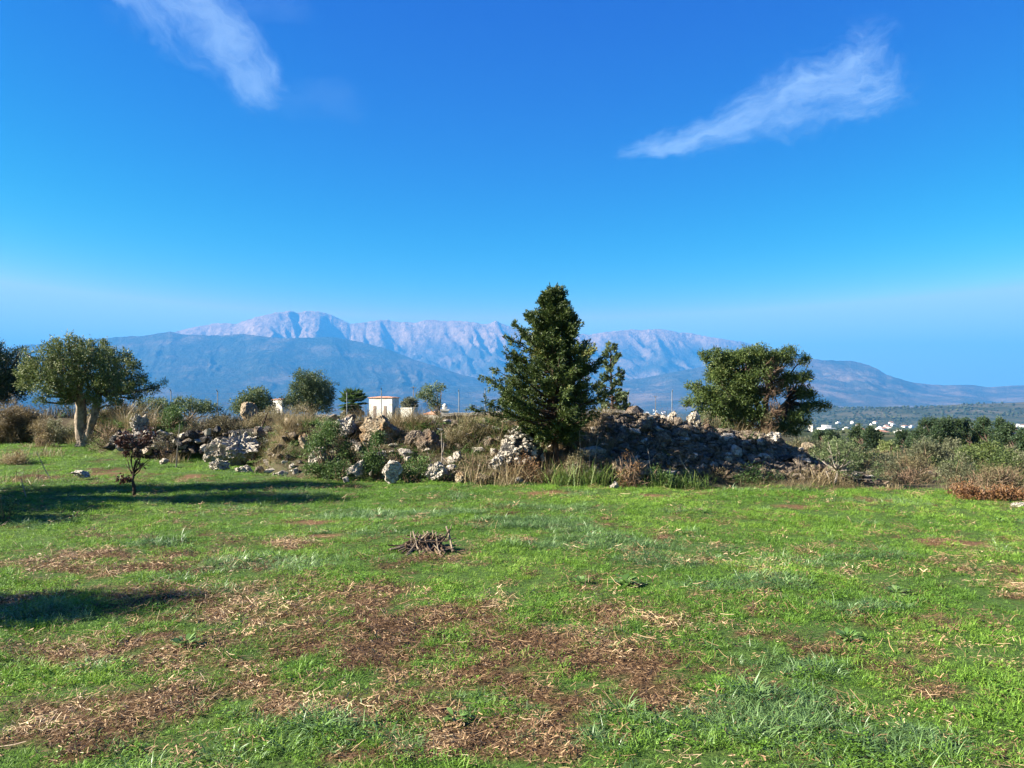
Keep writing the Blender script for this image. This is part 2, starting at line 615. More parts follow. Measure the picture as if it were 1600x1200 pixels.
def build_ground():
    xs = np.concatenate([-np.geomspace(34000, 17.2, 70), np.arange(-17, 16.01, 0.12), np.geomspace(16.3, 34000, 90)])
    ys = np.concatenate([-np.geomspace(3000, 1, 14), np.arange(0.5, 27, 0.12), np.geomspace(27.2, 33500, 170)])
    X, Y = np.meshgrid(xs, ys)
    Z = H(X.ravel(), Y.ravel())
    v = np.stack([X.ravel(), Y.ravel(), Z], -1)
    nx = len(xs)
    i = (np.arange(len(ys) - 1)[:, None] * nx + np.arange(nx - 1)[None]).ravel()
    g = Geo()
    g.add(v, np.stack([i, i + 1, i + nx + 1, i + nx], -1))
    me = g.mesh('ground', True)
    x, y = v[:, 0], v[:, 1]
    near = (np.abs(x) < 30) & (y < 45) & (y > -1)
    for nm, fn in (('brown', brown), ('reds', redsoil), ('blue', blue), ('infield', infield)):
        a = me.attributes.new(nm, 'FLOAT', 'POINT')
        val = np.zeros(len(x))
        val[near] = fn(x[near], y[near])
        a.data.foreach_set('value', val.astype(np.float32))
    me.materials.append(ground_mat())
    o = bpy.data.objects.new('ground', me)
    COL.objects.link(o)
    o['kind'] = 'structure'
    o['label'] = 'green field ground running out to the hazy valley'
    return o


def ground_mat():
    m = M('field soil and valley land')
    co = m.pos()
    n = m.noise(38, 6, 0.7, co)
    nf = m.noise(7, 5, 0.6, co)
    soil = m.ramp(n, [(0.3, (0.016, 0.009, 0.004)), (0.5, (0.065, 0.036, 0.017)), (0.7, (0.19, 0.12, 0.06))])
    grassg = m.ramp(n, [(0.3, (0.018, 0.035, 0.008)), (0.55, (0.055, 0.10, 0.02)), (0.72, (0.12, 0.17, 0.04))])
    c = m.mix(m.rng(m.attr('brown'), 0.1, 0.8, 0, 1), grassg, soil)
    red = m.ramp(n, [(0.3, (0.06, 0.032, 0.016)), (0.7, (0.19, 0.11, 0.055))])
    c = m.mix(m.attr('reds'), c, red)
    bank = m.ramp(nf, [(0.3, (0.035, 0.026, 0.016)), (0.5, (0.075, 0.06, 0.036)), (0.7, (0.06, 0.062, 0.028))])
    c = m.mix(m.attr('infield'), bank, c)
    # far land
    ln = m.node('ShaderNodeVectorMath', operation='LENGTH')
    m.l.new(co, ln.inputs[0])
    dist = ln.outputs['Value']
    pn = m.noise(0.011, 6, 0.62, co)
    pf = m.noise(0.0022, 6, 0.65, co)
    pv = m.node('ShaderNodeTexVoronoi')
    pv.inputs['Scale'].default_value = 0.009
    m.l.new(co, pv.inputs['Vector'])
    plots = m.ramp(pn, [(0.36, (0.015, 0.024, 0.01)), (0.48, (0.03, 0.04, 0.016)), (0.56, (0.065, 0.062, 0.03)), (0.66, (0.12, 0.10, 0.06))])
    cs = m.node('ShaderNodeSeparateColor')
    m.l.new(pv.outputs['Color'], cs.inputs[0])
    plots = m.mix(m.rng(cs.outputs[0], 0.55, 0.6, 0, 0.55), plots, (0.02, 0.032, 0.013))
    plots = m.mix(m.rng(cs.outputs[1], 0.8, 0.85, 0, 0.6), plots, (0.15, 0.125, 0.085))
    wide = m.ramp(pf, [(0.38, (0.016, 0.024, 0.012)), (0.5, (0.032, 0.038, 0.02)), (0.62, (0.09, 0.075, 0.05))])
    far = m.mix(m.rng(dist, 1500, 5000, 0, 0.75), plots, wide)
    c = m.mix(m.rng(dist, 35, 130, 0, 1), c, far)
    m.color(c, 0.95, 0.1)
    m.bump(n, 0.7, 0.03)
    return m.m


# ------------------------------------------------------------------ mountains
def build_mountains():
    A = np.array([(-900, 540), (-400, 522), (0, 545), (150, 540), (230, 524), (270, 519), (300, 511), (325, 507), (340, 504), (370, 505), (400, 495), (425, 489), (440, 487), (452, 484.5), (465, 489), (478, 485), (492, 486),
                  (505, 488), (518, 491), (532, 498), (547, 505), (560, 504), (580, 501), (605, 499), (625, 503), (648, 503), (665, 500), (682, 499), (700, 502), (715, 501), (740, 502), (752, 506), (762, 505), (775, 501), (790, 507),
                  (815, 515), (850, 521), (920, 522), (950, 518), (985, 514), (1000, 515), (1030, 513), (1060, 518), (1085, 521), (1110, 526), (1150, 532), (1185, 540), (1210, 546), (1240, 551), (1262, 560), (1300, 575),
                  (1400, 600), (1500, 606), (1700, 610), (2600, 600)], float)
    B = np.array([(-900, 530), (-300, 545), (0, 546), (40, 538), (100, 536), (160, 528), (200, 525), (225, 524), (250, 519.5), (266, 517), (285, 522), (315, 523), (345, 524), (380, 521), (405, 524), (440, 528), (480, 527),
                  (520, 526), (560, 533), (600, 543), (650, 562), (720, 584), (800, 600), (1000, 610), (2600, 615)], float)
    Cc = np.array([(-900, 640), (900, 600), (1000, 590), (1100, 572), (1150, 564), (1200, 560), (1230, 559), (1262, 559), (1285, 562), (1310, 563), (1330, 563), (1345, 566), (1358, 570), (1372, 576), (1385, 584), (1400, 589), (1430, 597), (1455, 599), (1480, 600),
                   (1505, 599), (1530, 601), (1548, 603), (1575, 601), (1600, 600), (1700, 590), (1900, 580), (2600, 575)], float)
    px = np.concatenate([np.linspace(-850, -60, 60), np.arange(-50, 1650, 2.0), np.linspace(1660, 2500, 60)])
    Ys = np.concatenate([np.linspace(8500, 13000, 46), np.linspace(13050, 19000, 95), np.linspace(19060, 24600, 80), np.linspace(24900, 29000, 12)])
    PX, Y = np.meshgrid(px, Ys)
    X = (PX - CX) / F * Y
    base = -172.0

    def ridge(prof, Y0, wf, wb, amp, fr, seed, jag=0.0, pw=1.25):
        wob = (fbm(PX / 130.0, PX * 0, oc=3, seed=seed) - .5) * 1500
        Yc = Y0 + wob
        pyl = np.interp(PX, prof[:, 0], prof[:, 1]) + (fbm(PX / 9.0, PX * 0 + .5, oc=4, seed=seed + 7, gain=.6) - .5) * jag
        zc = CAMH + (HY - pyl) / F * Yc
        t = np.clip((Yc - Y) / wf, 0, 1)
        tb = np.clip((Y - Yc) / wb, 0, 1)
        warp = (fbm(X / 2600, Y / 2600, oc=4, seed=seed + 1) - .5) * 2.6
        sp = .70 * ridged(X / fr + warp + Y / (fr * 2.6), Y / (fr * 5.5) + warp * .4, oc=4, seed=seed + 2) + .30 * ridged(X / (fr * .36) + warp + Y / (fr * 1.2), Y / (fr * 3.0), oc=4, seed=seed + 12)
        h = (zc - base) * (1 - t) ** pw
        env = np.minimum(t * 5, 1) * (1 - t) ** .8
        h = h - amp * (.45 + 1.1 * fbm(X / 4200, Y / 4200, oc=2, seed=seed + 20)) * (1 - sp) * env
        h = h + (fbm(X / 500, Y / 500, oc=5, seed=seed + 4, gain=.6) - .5) * amp * .35 * env
        h = np.where(Y > Yc, (zc - base) * (1 - tb) ** 1.2, h)
        return base + h
    zA = ridge(A, 23200, 6500, 5000, 900, 950, 101, 2.6, 1.05)
    zB = ridge(B, 17400, 5600, 3800, 360, 1250, 201, 1.6, 1.1)
    zC = ridge(Cc, 15800, 5600, 3800, 260, 1100, 301, 1.4, 1.15)
    foot = base + (ridged(X / 2200, Y / 1900, oc=5, seed=401) - .25) * 430 * sst(8800, 11500, Y) * (0.35 + .8 * fbm(X / 3500, Y / 3500, oc=2, seed=411))
    lim = CAMH + (HY - np.interp(PX, [-900, 0, 600, 900, 1200, 1400, 2500], [585, 588, 592, 600, 612, 622, 618])) / F * Y
    foot = np.minimum(foot, lim)
    k = 90.0
    z = k * np.log(np.exp((zA - base) / k) + np.exp((zB - base) / k) + np.exp((zC - base) / k) + np.exp((foot - base) / k)) + base - k * 1.386 * np.exp(-((np.maximum.reduce([zA, zB, zC, foot]) - base) / 300))
    z = np.where(Y < 8900, z - (8900 - Y) * .5, z)
    g = Geo()
    nx = len(px)
    i = (np.arange(len(Ys) - 1)[:, None] * nx + np.arange(nx - 1)[None]).ravel()
    g.add(np.stack([X.ravel(), Y.ravel(), np.maximum(z.ravel(), -260)], -1), np.stack([i, i + 1, i + nx + 1, i + nx], -1))
    m = M('mountain rock and scrub')
    co = m.pos()
    sepx = m.node('ShaderNodeSeparateXYZ'); m.l.new(co, sepx.inputs[0])
    nb = m.noise(0.0011, 8, 0.65, co)
    nd = m.noise(0.006, 7, 0.7, co)
    alt = m.math('ADD', sepx.outputs[2], m.math('MULTIPLY', m.math('SUBTRACT', nb, 0.5), 900.0))
    scrub = m.ramp(nd, [(0.3, (0.014, 0.022, 0.012)), (0.5, (0.03, 0.037, 0.02)), (0.66, (0.085, 0.07, 0.045))])
    slopes = m.ramp(nb, [(0.42, (0.02, 0.028, 0.016)), (0.54, (0.045, 0.045, 0.028)), (0.66, (0.17, 0.12, 0.085))])
    slopes2 = m.ramp(nb, [(0.38, (0.035, 0.038, 0.026)), (0.5, (0.085, 0.068, 0.05)), (0.62, (0.22, 0.15, 0.105))])
    low = m.mix(0.5, scrub, slopes)
    west = m.math('MAXIMUM', m.rng(sepx.outputs[1], 17400, 18800, 0, 1), m.rng(sepx.outputs[0], -3200, 1800, 0, 1))
    low = m.mix(m.math('MULTIPLY', west, 0.75), low, slopes2)
    rock = m.ramp(nd, [(0.3, (0.13, 0.082, 0.05)), (0.55, (0.31, 0.195, 0.115)), (0.7, (0.44, 0.29, 0.18))])
    c = m.mix(m.rng(alt, 1280, 2000, 0, 1, True), low, rock)
    m.color(c, 0.95, 0.05)
    m.bump(nd, 1.0, 110.0)
    o = g.obj('mountains', m.m, None, True)
    o['kind'] = 'structure'
    o['label'] = 'pale bare mountain range rising above darker scrub ridges'
    return o


build_ground()
build_mountains()

# ------------------------------------------------------------------ haze
g = Geo()
box(g, -37000, 37000, -3300, 34500, -262, 2500)
hm = bpy.data.materials.new('valley haze')
hm.use_nodes = True
hm.node_tree.nodes.clear()
pv = hm.node_tree.nodes.new('ShaderNodeVolumePrincipled')
pv.inputs['Color'].default_value = (0.055, 0.285, 0.68, 1)
pv.inputs['Density'].default_value = 5.3e-5
pv.inputs['Anisotropy'].default_value = 0.0
ho = hm.node_tree.nodes.new('ShaderNodeOutputMaterial')
hm.node_tree.links.new(pv.outputs[0], ho.inputs['Volume'])
haze = g.obj('haze', hm)
haze['kind'] = 'stuff'
haze['label'] = 'thin blue haze filling the air of the valley'
haze['category'] = 'haze'


# ------------------------------------------------------------------ scatter with geometry nodes
def template(name, geo, mats, smooth=True):
    me = geo.mesh(name, smooth)
    me.materials.append(mats)
    return bpy.data.objects.new(name, me)


def scatter(name, P, rz, sc, idx, tint, templates, label, cat, tilt=None):
    col = bpy.data.collections.new(name + '_kinds')
    for t in templates: col.objects.link(t)
    me = bpy.data.meshes.new(name)
    me.vertices.add(len(P))
    me.vertices.foreach_set('co', P.astype(np.float32).ravel())
    rot = np.zeros((len(P), 3)); rot[:, 2] = rz
    if tilt is not None: rot[:, 0] = tilt[:, 0]; rot[:, 1] = tilt[:, 1]
    for nm, ty, dat, key in (('rot', 'FLOAT_VECTOR', rot, 'vector'), ('scl', 'FLOAT', sc, 'value'), ('itint', 'FLOAT', tint, 'value')):
        a = me.attributes.new(nm, ty, 'POINT'); a.data.foreach_set(key, np.asarray(dat, np.float32).ravel())
    a = me.attributes.new('idx', 'INT', 'POINT'); a.data.foreach_set('value', np.asarray(idx, np.int32))
    me.update()
    ng = bpy.data.node_groups.new(name, 'GeometryNodeTree')
    ng.interface.new_socket('Geometry', in_out='INPUT', socket_type='NodeSocketGeometry')
    ng.interface.new_socket('Geometry', in_out='OUTPUT', socket_type='NodeSocketGeometry')
    N, L = ng.nodes, ng.links
    gi, go = N.new('NodeGroupInput'), N.new('NodeGroupOutput')
    ci = N.new('GeometryNodeCollectionInfo'); ci.inputs['Collection'].default_value = col
    ci.inputs['Separate Children'].default_value = True; ci.inputs['Reset Children'].default_value = True
    ip = N.new('GeometryNodeInstanceOnPoints'); ip.inputs['Pick Instance'].default_value = True

    def na(n, ty):
        a = N.new('GeometryNodeInputNamedAttribute'); a.data_type = ty; a.inputs['Name'].default_value = n
        return a.outputs['Attribute']
    L.new(gi.outputs[0], ip.inputs['Points']); L.new(ci.outputs[0], ip.inputs['Instance'])
    L.new(na('idx', 'INT'), ip.inputs['Instance Index']); L.new(na('rot', 'FLOAT_VECTOR'), ip.inputs['Rotation']); L.new(na('scl', 'FLOAT'), ip.inputs['Scale'])
    L.new(ip.outputs[0], go.inputs[0])
    o = bpy.data.objects.new(name, me)
    COL.objects.link(o)
    md = o.modifiers.new('scatter', 'NODES'); md.node_group = ng
    for t in templates:
        if t.data.materials[0].name not in [x.name for x in me.materials]: me.materials.append(t.data.materials[0])
    return tag(o, label, cat, None, 'stuff')


rng = np.random.default_rng(11)
MAT['grass'] = leaf_mat('green grass', [(0.1, (0.052, 0.12, 0.016)), (0.5, (0.145, 0.275, 0.03)), (0.85, (0.25, 0.36, 0.05)), (1, (0.38, 0.37, 0.13))], 0.35, True)
MAT['grass_blue'] = leaf_mat('blue green grass', [(0.1, (0.055, 0.105, 0.032)), (0.5, (0.125, 0.215, 0.064)), (0.9, (0.22, 0.32, 0.115))], 0.3, True, rough=0.45, spec=.5)
MAT['clover'] = leaf_mat('clover leaves', [(0.1, (0.05, 0.11, 0.014)), (0.6, (0.13, 0.25, 0.025)), (1, (0.25, 0.36, 0.06))], 0.35, True)
MAT['straw'] = leaf_mat('dead straw', [(0.0, (0.04, 0.022, 0.011)), (0.35, (0.15, 0.085, 0.04)), (0.7, (0.36, 0.235, 0.12)), (1, (0.60, 0.47, 0.28))], 0.12, True)
MAT['dry'] = leaf_mat('dry grass', [(0.0, (0.05, 0.04, 0.02)), (0.4, (0.14, 0.105, 0.05)), (0.75, (0.28, 0.215, 0.11)), (1, (0.46, 0.38, 0.22))], 0.3, True)
MAT['weed'] = leaf_mat('weed green', [(0.0, (0.03, 0.06, 0.015)), (0.5, (0.075, 0.14, 0.03)), (1, (0.17, 0.22, 0.06))], 0.3, True)


def tuft(n, r, h, w, lean, curve, seed, tvar=.5):
    rg = np.random.default_rng(seed)
    g = Geo()
    a = rg.uniform(0, 2 * math.pi, n)
    rr = r * np.sqrt(rg.uniform(0, 1, n))
    P = np.stack([rr * np.cos(a), rr * np.sin(a), np.full(n, -.004)], -1)
    az = a + rg.normal(0, .8, n)
    blades(g, P, az, rg.uniform(lean * .2, lean, n), h * rg.uniform(.5, 1.1, n), w * rg.uniform(.7, 1.2, n), curve * rg.uniform(.3, 1.2, n), np.clip(rg.normal(.5, tvar * .5, n), 0, 1), rg)
    return g


def straw_geo(n, r, seed, lmin=.03, lmax=.12, w=.0035):
    rg = np.random.default_rng(seed)
    g = Geo()
    for i in range(n):
        a = rg.uniform(0, 2 * math.pi); l = rg.uniform(lmin, lmax) * .5
        c = np.array([*(rg.uniform(-r, r, 2)), rg.uniform(.003, .022)])
        el = rg.normal(0, .16)
        d = np.array([math.cos(a) * math.cos(el), math.sin(a) * math.cos(el), math.sin(el)]) * l
        b = np.array([rg.normal(0, .12), rg.normal(0, .12), 0]) * l
        s = unit(np.cross(d, (rg.normal(0, .4), rg.normal(0, .4), 1))) * w * rg.uniform(.6, 1.5) * .5
        v = [c - d - s, c - d + s, c + b + s, c + b - s, c + d + s, c + d - s]
        g.add(v, [(0, 1, 2, 3), (3, 2, 4, 5)], None, float(np.clip(rg.normal(.5, .3), 0, 1)))
    return g


def clover_geo(n, r, seed, s=.022):
    rg = np.random.default_rng(seed)
    g = Geo()
    a = rg.uniform(0, 2 * math.pi, n); rr = r * np.sqrt(rg.uniform(0, 1, n))
    P = np.stack([rr * np.cos(a), rr * np.sin(a), rg.uniform(.008, .045, n)], -1)
    az = rg.uniform(0, 2 * math.pi, n)
    D = np.stack([np.cos(az), np.sin(az), rg.normal(.15, .25, n)], -1)
    nrm = np.array([0, 0, 1.0]) + rg.normal(0, .3, (n, 3))
    D = unit(D); sd = unit(np.cross(D, nrm))
    L = s * rg.uniform(.6, 1.3, n)[:, None]
    v = np.stack([P, P + D * L * .35 + sd * L * .35, P + D * L * .8 + sd * L * .3, P + D * L, P + D * L * .8 - sd * L * .3, P + D * L * .35 - sd * L * .35], 1).reshape(-1, 3)
    b = np.arange(n)[:, None] * 6
    q = np.concatenate([b + np.array([[0, 1, 2, 3]]), b + np.array([[0, 3, 4, 5]])])
    g.add(v, q, None, np.repeat(np.clip(rg.normal(.5, .25, n), 0, 1), 6))
    return g


def sample(y0, y1, dens, x0=-1e9, x1=1e9, margin=1.2, k=.72):
    xm = y1 * k + margin
    xa, xb = max(x0, -xm), min(x1, xm)
    n = int(dens * (xb - xa) * (y1 - y0))
    x = rng.uniform(xa, xb, n); y = rng.uniform(y0, y1, n)
    keep = np.abs(x) < y * k + margin
    return x[keep], y[keep]


def grass_field():
    # --- fresh grass
    Px, Py, S, I, T = [], [], [], [], []
    for y0, y1, dens, sc in ((1.9, 4.5, 1000, .9), (4.5, 7, 760, .95), (7, 10.5, 540, .95), (10.5, 15, 400, 1.0), (15, 27, 150, 1.25)):
        x, y = sample(y0, y1, dens)
        b, bl, rd, inf = brown(x, y), blue(x, y), redsoil(x, y), infield(x, y)
        clump = fbm(x * 3.3, y * 3.3, oc=3, seed=91)
        dens_ = (1 - .64 * b) * (1 - .9 * rd) * inf * np.clip(.5 + (clump - .36) * 2.6, .12, 1)
        k = rng.uniform(0, 1, len(x)) < dens_
        x, y, b, bl, clump = x[k], y[k], b[k], bl[k], clump[k]
        u = rng.uniform(0, 1, len(x))
        kind = np.where(u < bl * .85, rng.integers(4, 7, len(x)), np.where(u > .80, 7 + rng.integers(0, 2, len(x)), rng.integers(0, 4, len(x))))
        size = sc * rng.uniform(.5, 1.2, len(x)) * (0.8 + .5 * np.clip(clump - .4, 0, .4) * 2.5) * np.where(kind >= 4, 1 + .25 * (kind < 7), 1) * (1 - .25 * b)
        tone = fbm(x * .8, y * .8, oc=3, seed=95)
        Px.append(x); Py.append(y); S.append(size); I.append(kind)
        T.append(np.clip(.47 + (tone - .5) * 1.2 + rng.normal(0, .10, len(x)) + .12 * b, 0, 1))
    x, y = np.concatenate(Px), np.concatenate(Py)
    P = np.stack([x, y, H(x, y) - .003], -1)
    t = [template('a_grass_tuft', tuft(19, .05, .052, .004, .7, .7, 1), MAT['grass']),
         template('b_grass_tuft', tuft(17, .045, .062, .0038, .5, .6, 2), MAT['grass']),
         template('c_grass_tuft', tuft(20, .06, .042, .0042, .9, .8, 3), MAT['grass']),
         template('d_grass_tuft', tuft(18, .05, .055, .004, .8, 1.0, 4), MAT['grass']),
         template('e_blue_grass', tuft(24, .05, .085, .0044, .8, 1.1, 5), MAT['grass_blue']),
         template('f_blue_grass', tuft(22, .06, .07, .0046, 1.0, .9, 6), MAT['grass_blue']),
         template('g_blue_grass', tuft(26, .045, .095, .0042, .6, 1.3, 7), MAT['grass_blue']),
         template('h_clover', clover_geo(20, .06, 8, .015), MAT['clover']),
         template('i_clover', clover_geo(24, .07, 9, .012), MAT['clover'])]
    n = len(x)
    scatter('grass', P, rng.uniform(0, 6.28, n), np.concatenate(S), np.concatenate(I), np.concatenate(T), t,
            'short green and blue green grass covering the field', 'grass', np.stack([rng.normal(0, .12, n), rng.normal(0, .12, n)], -1))
    # --- straw
    Px, Py, S, I, T = [], [], [], [], []
    for y0, y1, dens, sc in ((1.9, 5, 560, .85), (5, 9, 420, 1), (9, 16, 110, 1.3)):
        x, y = sample(y0, y1, dens)
        b, rd, inf = brown(x, y), redsoil(x, y), infield(x, y)
        k = rng.uniform(0, 1, len(x)) < (.08 + .92 * b) * inf
        x, y = x[k], y[k]
        Px.append(x); Py.append(y); S.append(sc * rng.uniform(.6, 1.3, len(x)))
        I.append(rng.integers(0, 4, len(x))); T.append(np.clip(.40 + (fbm(x * 2, y * 2, oc=3, seed=97) - .5) * 1.8 + rng.normal(0, .2, len(x)), 0, 1))
    x, y = np.concatenate(Px), np.concatenate(Py)
    n = len(x)
    t = [template('a_straw', straw_geo(16, .09, 21, .02, .09, .0026), MAT['straw']), template('b_straw', straw_geo(14, .08, 22, .012, .05, .0042), MAT['straw']),
         template('c_straw', straw_geo(8, .09, 23, .04, .13, .0022), MAT['straw']), template('d_straw', straw_geo(20, .07, 24, .01, .035, .005), MAT['straw'])]
    scatter('straw_litter', np.stack([x, y, H(x, y)], -1), rng.uniform(0, 6.28, n), np.concatenate(S), np.concatenate(I), np.concatenate(T), t,
            'dry brown straw litter lying between the grass', 'straw', np.stack([rng.normal(0, .28, n), rng.normal(0, .28, n)], -1))


def bank_growth():
    # dry and green growth on and behind the banks
    Px, Py, S, I, T = [], [], [], [], []
    for y0, y1, dens in ((12, 18, 120), (18, 27, 48), (27, 48, 9)):
        x, y = sample(y0, y1, dens, k=.74)
        inf = infield(x, y)
        heap = sst(1.2, 2.2, x) * sst(7.6, 6.6, x) * (y > 14.8) * (y < 17.6)      # bare rubble
        n = fbm(x * .5, y * .5, oc=3, seed=131)
        dens_ = (1 - inf) * (1 - .84 * heap) * np.clip(.5 + (n - .4) * 3, .15, 1) * (1 - .8 * (x > 6.5))
        k = rng.uniform(0, 1, len(x)) < dens_
        x, y, n = x[k], y[k], n[k]
        yf = np.interp(x, CR[:, 0], CR[:, 1])
        nearfoot = np.exp(-((y - yf) / .7) ** 2)
        u = rng.uniform(0, 1, len(x))
        g2 = fbm(x * .7, y * .7, oc=3, seed=133)
        kind = np.where(u < np.clip(.34 + (g2 - .5) * 2 + .4 * nearfoot, .05, .9), 3 + rng.integers(0, 3, len(x)), rng.integers(0, 3, len(x)))
        tall = np.where(x < -11, 1.3, np.where(x > 6.5, .7, 1)) * np.interp(y, [14, 17, 25, 45], [.65, .9, 1.3, 1.9])
        Px.append(x); Py.append(y); S.append(rng.uniform(.5, 1.25, len(x)) * tall * (1 - .35 * nearfoot)); I.append(kind)
        T.append(np.clip(.5 + (n - .5) * 1.5 + rng.normal(0, .2, len(x)), 0, 1))
    x, y = np.concatenate(Px), np.concatenate(Py)
    n = len(x)
    t = [template('a_dry_tuft', tuft(34, .10, .42, .007, .5, .7, 31), MAT['dry']), template('b_dry_tuft', tuft(26, .14, .32, .008, .9, .6, 32), MAT['dry']),
         template('c_dry_tuft', tuft(20, .07, .55, .006, .35, .5, 33), MAT['dry']),
         template('d_green_tuft', tuft(36, .12, .24, .009, .8, .7, 34), MAT['weed']), template('e_green_tuft', tuft(28, .1, .32, .008, .6, .9, 35), MAT['weed']),
         template('f_green_weed', clover_geo(60, .16, 36, .055), MAT['weed'])]
    scatter('bank_grass', np.stack([x, y, H(x, y) - .02], -1), rng.uniform(0, 6.28, n), np.concatenate(S), np.concatenate(I), np.concatenate(T), t,
            'tall dry and green grass growing over the rubble banks', 'grass', np.stack([rng.normal(0, .15, n), rng.normal(0, .15, n)], -1))


grass_field()
bank_growth()


# ------------------------------------------------------------------ rocks
def ico(sub):
    import bmesh
    bm = bmesh.new()
    bmesh.ops.create_icosphere(bm, subdivisions=sub, radius=1)
    v = np.array([p.co[:] for p in bm.verts]); f = np.array([[q.index for q in p.verts] for p in bm.faces])
    bm.free()
    return v, f


ICO = {k: ico(k) for k in (1, 2, 3, 4, 5, 6)}


def rock_geo(seed, sub=5, sx=1, sy=1, sz=1, rough=.35, craggy=.5, cuts=7):
    """broken limestone: plane-cut lump with pitted crags"""
    rg = np.random.default_rng(seed)
    v, f = ICO[sub]
    v = v.copy()
    for _ in range(cuts):
        d = unit(rg.normal(size=3)); h = rg.uniform(.5, .85)
        k = v @ d
        v = v - np.maximum(k - h, 0)[:, None] * d * .9
    o = rg.uniform(0, 50, 3)
    n = fbm(v[:, 0] * 1.7 + o[0], v[:, 1] * 1.7 + o[1], v[:, 2] * 1.7 + o[2], 4, seed) - .5
    c = ridged(v[:, 0] * 2.6 + o[1], v[:, 1] * 2.6 + o[2], 4, seed + 3, z=v[:, 2] * 2.6 + o[0])
    p = ridged(v[:, 0] * 6 + o[0], v[:, 1] * 6, 3, seed + 5, z=v[:, 2] * 6) - .5
    r = 1 + n * rough * 1.7 - (1 - c) * craggy * .75 + p * craggy * .38
    v = v * r[:, None] * np.array((sx, sy, sz))
    g = Geo()
    g.add(v, None, f, np.clip(.5 + p, 0, 1))
    return g


def rock(px, py, w, h, Y, label, mat='limestone', group=None, sub=5, craggy=.5, rough=.35, tilt=0.0, sink=.22, depth=1.0, name='boulder', seed=None):
    """px,py = middle of the foot in the photograph, w,h its size in photo pixels"""
    c = at(px, py, Y)
    wx, hz = w / F * Y, h / F * Y
    seed = seed if seed is not None else int(px * 7 + py)
    g = rock_geo(seed, sub, wx * .62, wx * .5 * depth, hz * .62 * (1 + sink), rough, craggy)
    v = g.v[0]
    z0 = H1(c[0], Y)
    ca, sa = math.cos(tilt), math.sin(tilt)
    v[:, 0], v[:, 2] = v[:, 0] * ca + v[:, 2] * sa, -v[:, 0] * sa + v[:, 2] * ca
    me = g.mesh(name, w > 70)
    me.materials.append(MAT[mat])
    o = bpy.data.objects.new(name, me)
    COL.objects.link(o)
    base = c[2]
    o.location = (c[0], Y, base + hz * (.36 if w > 30 else .42))
    tag(o, label, 'rock', group)
    return o


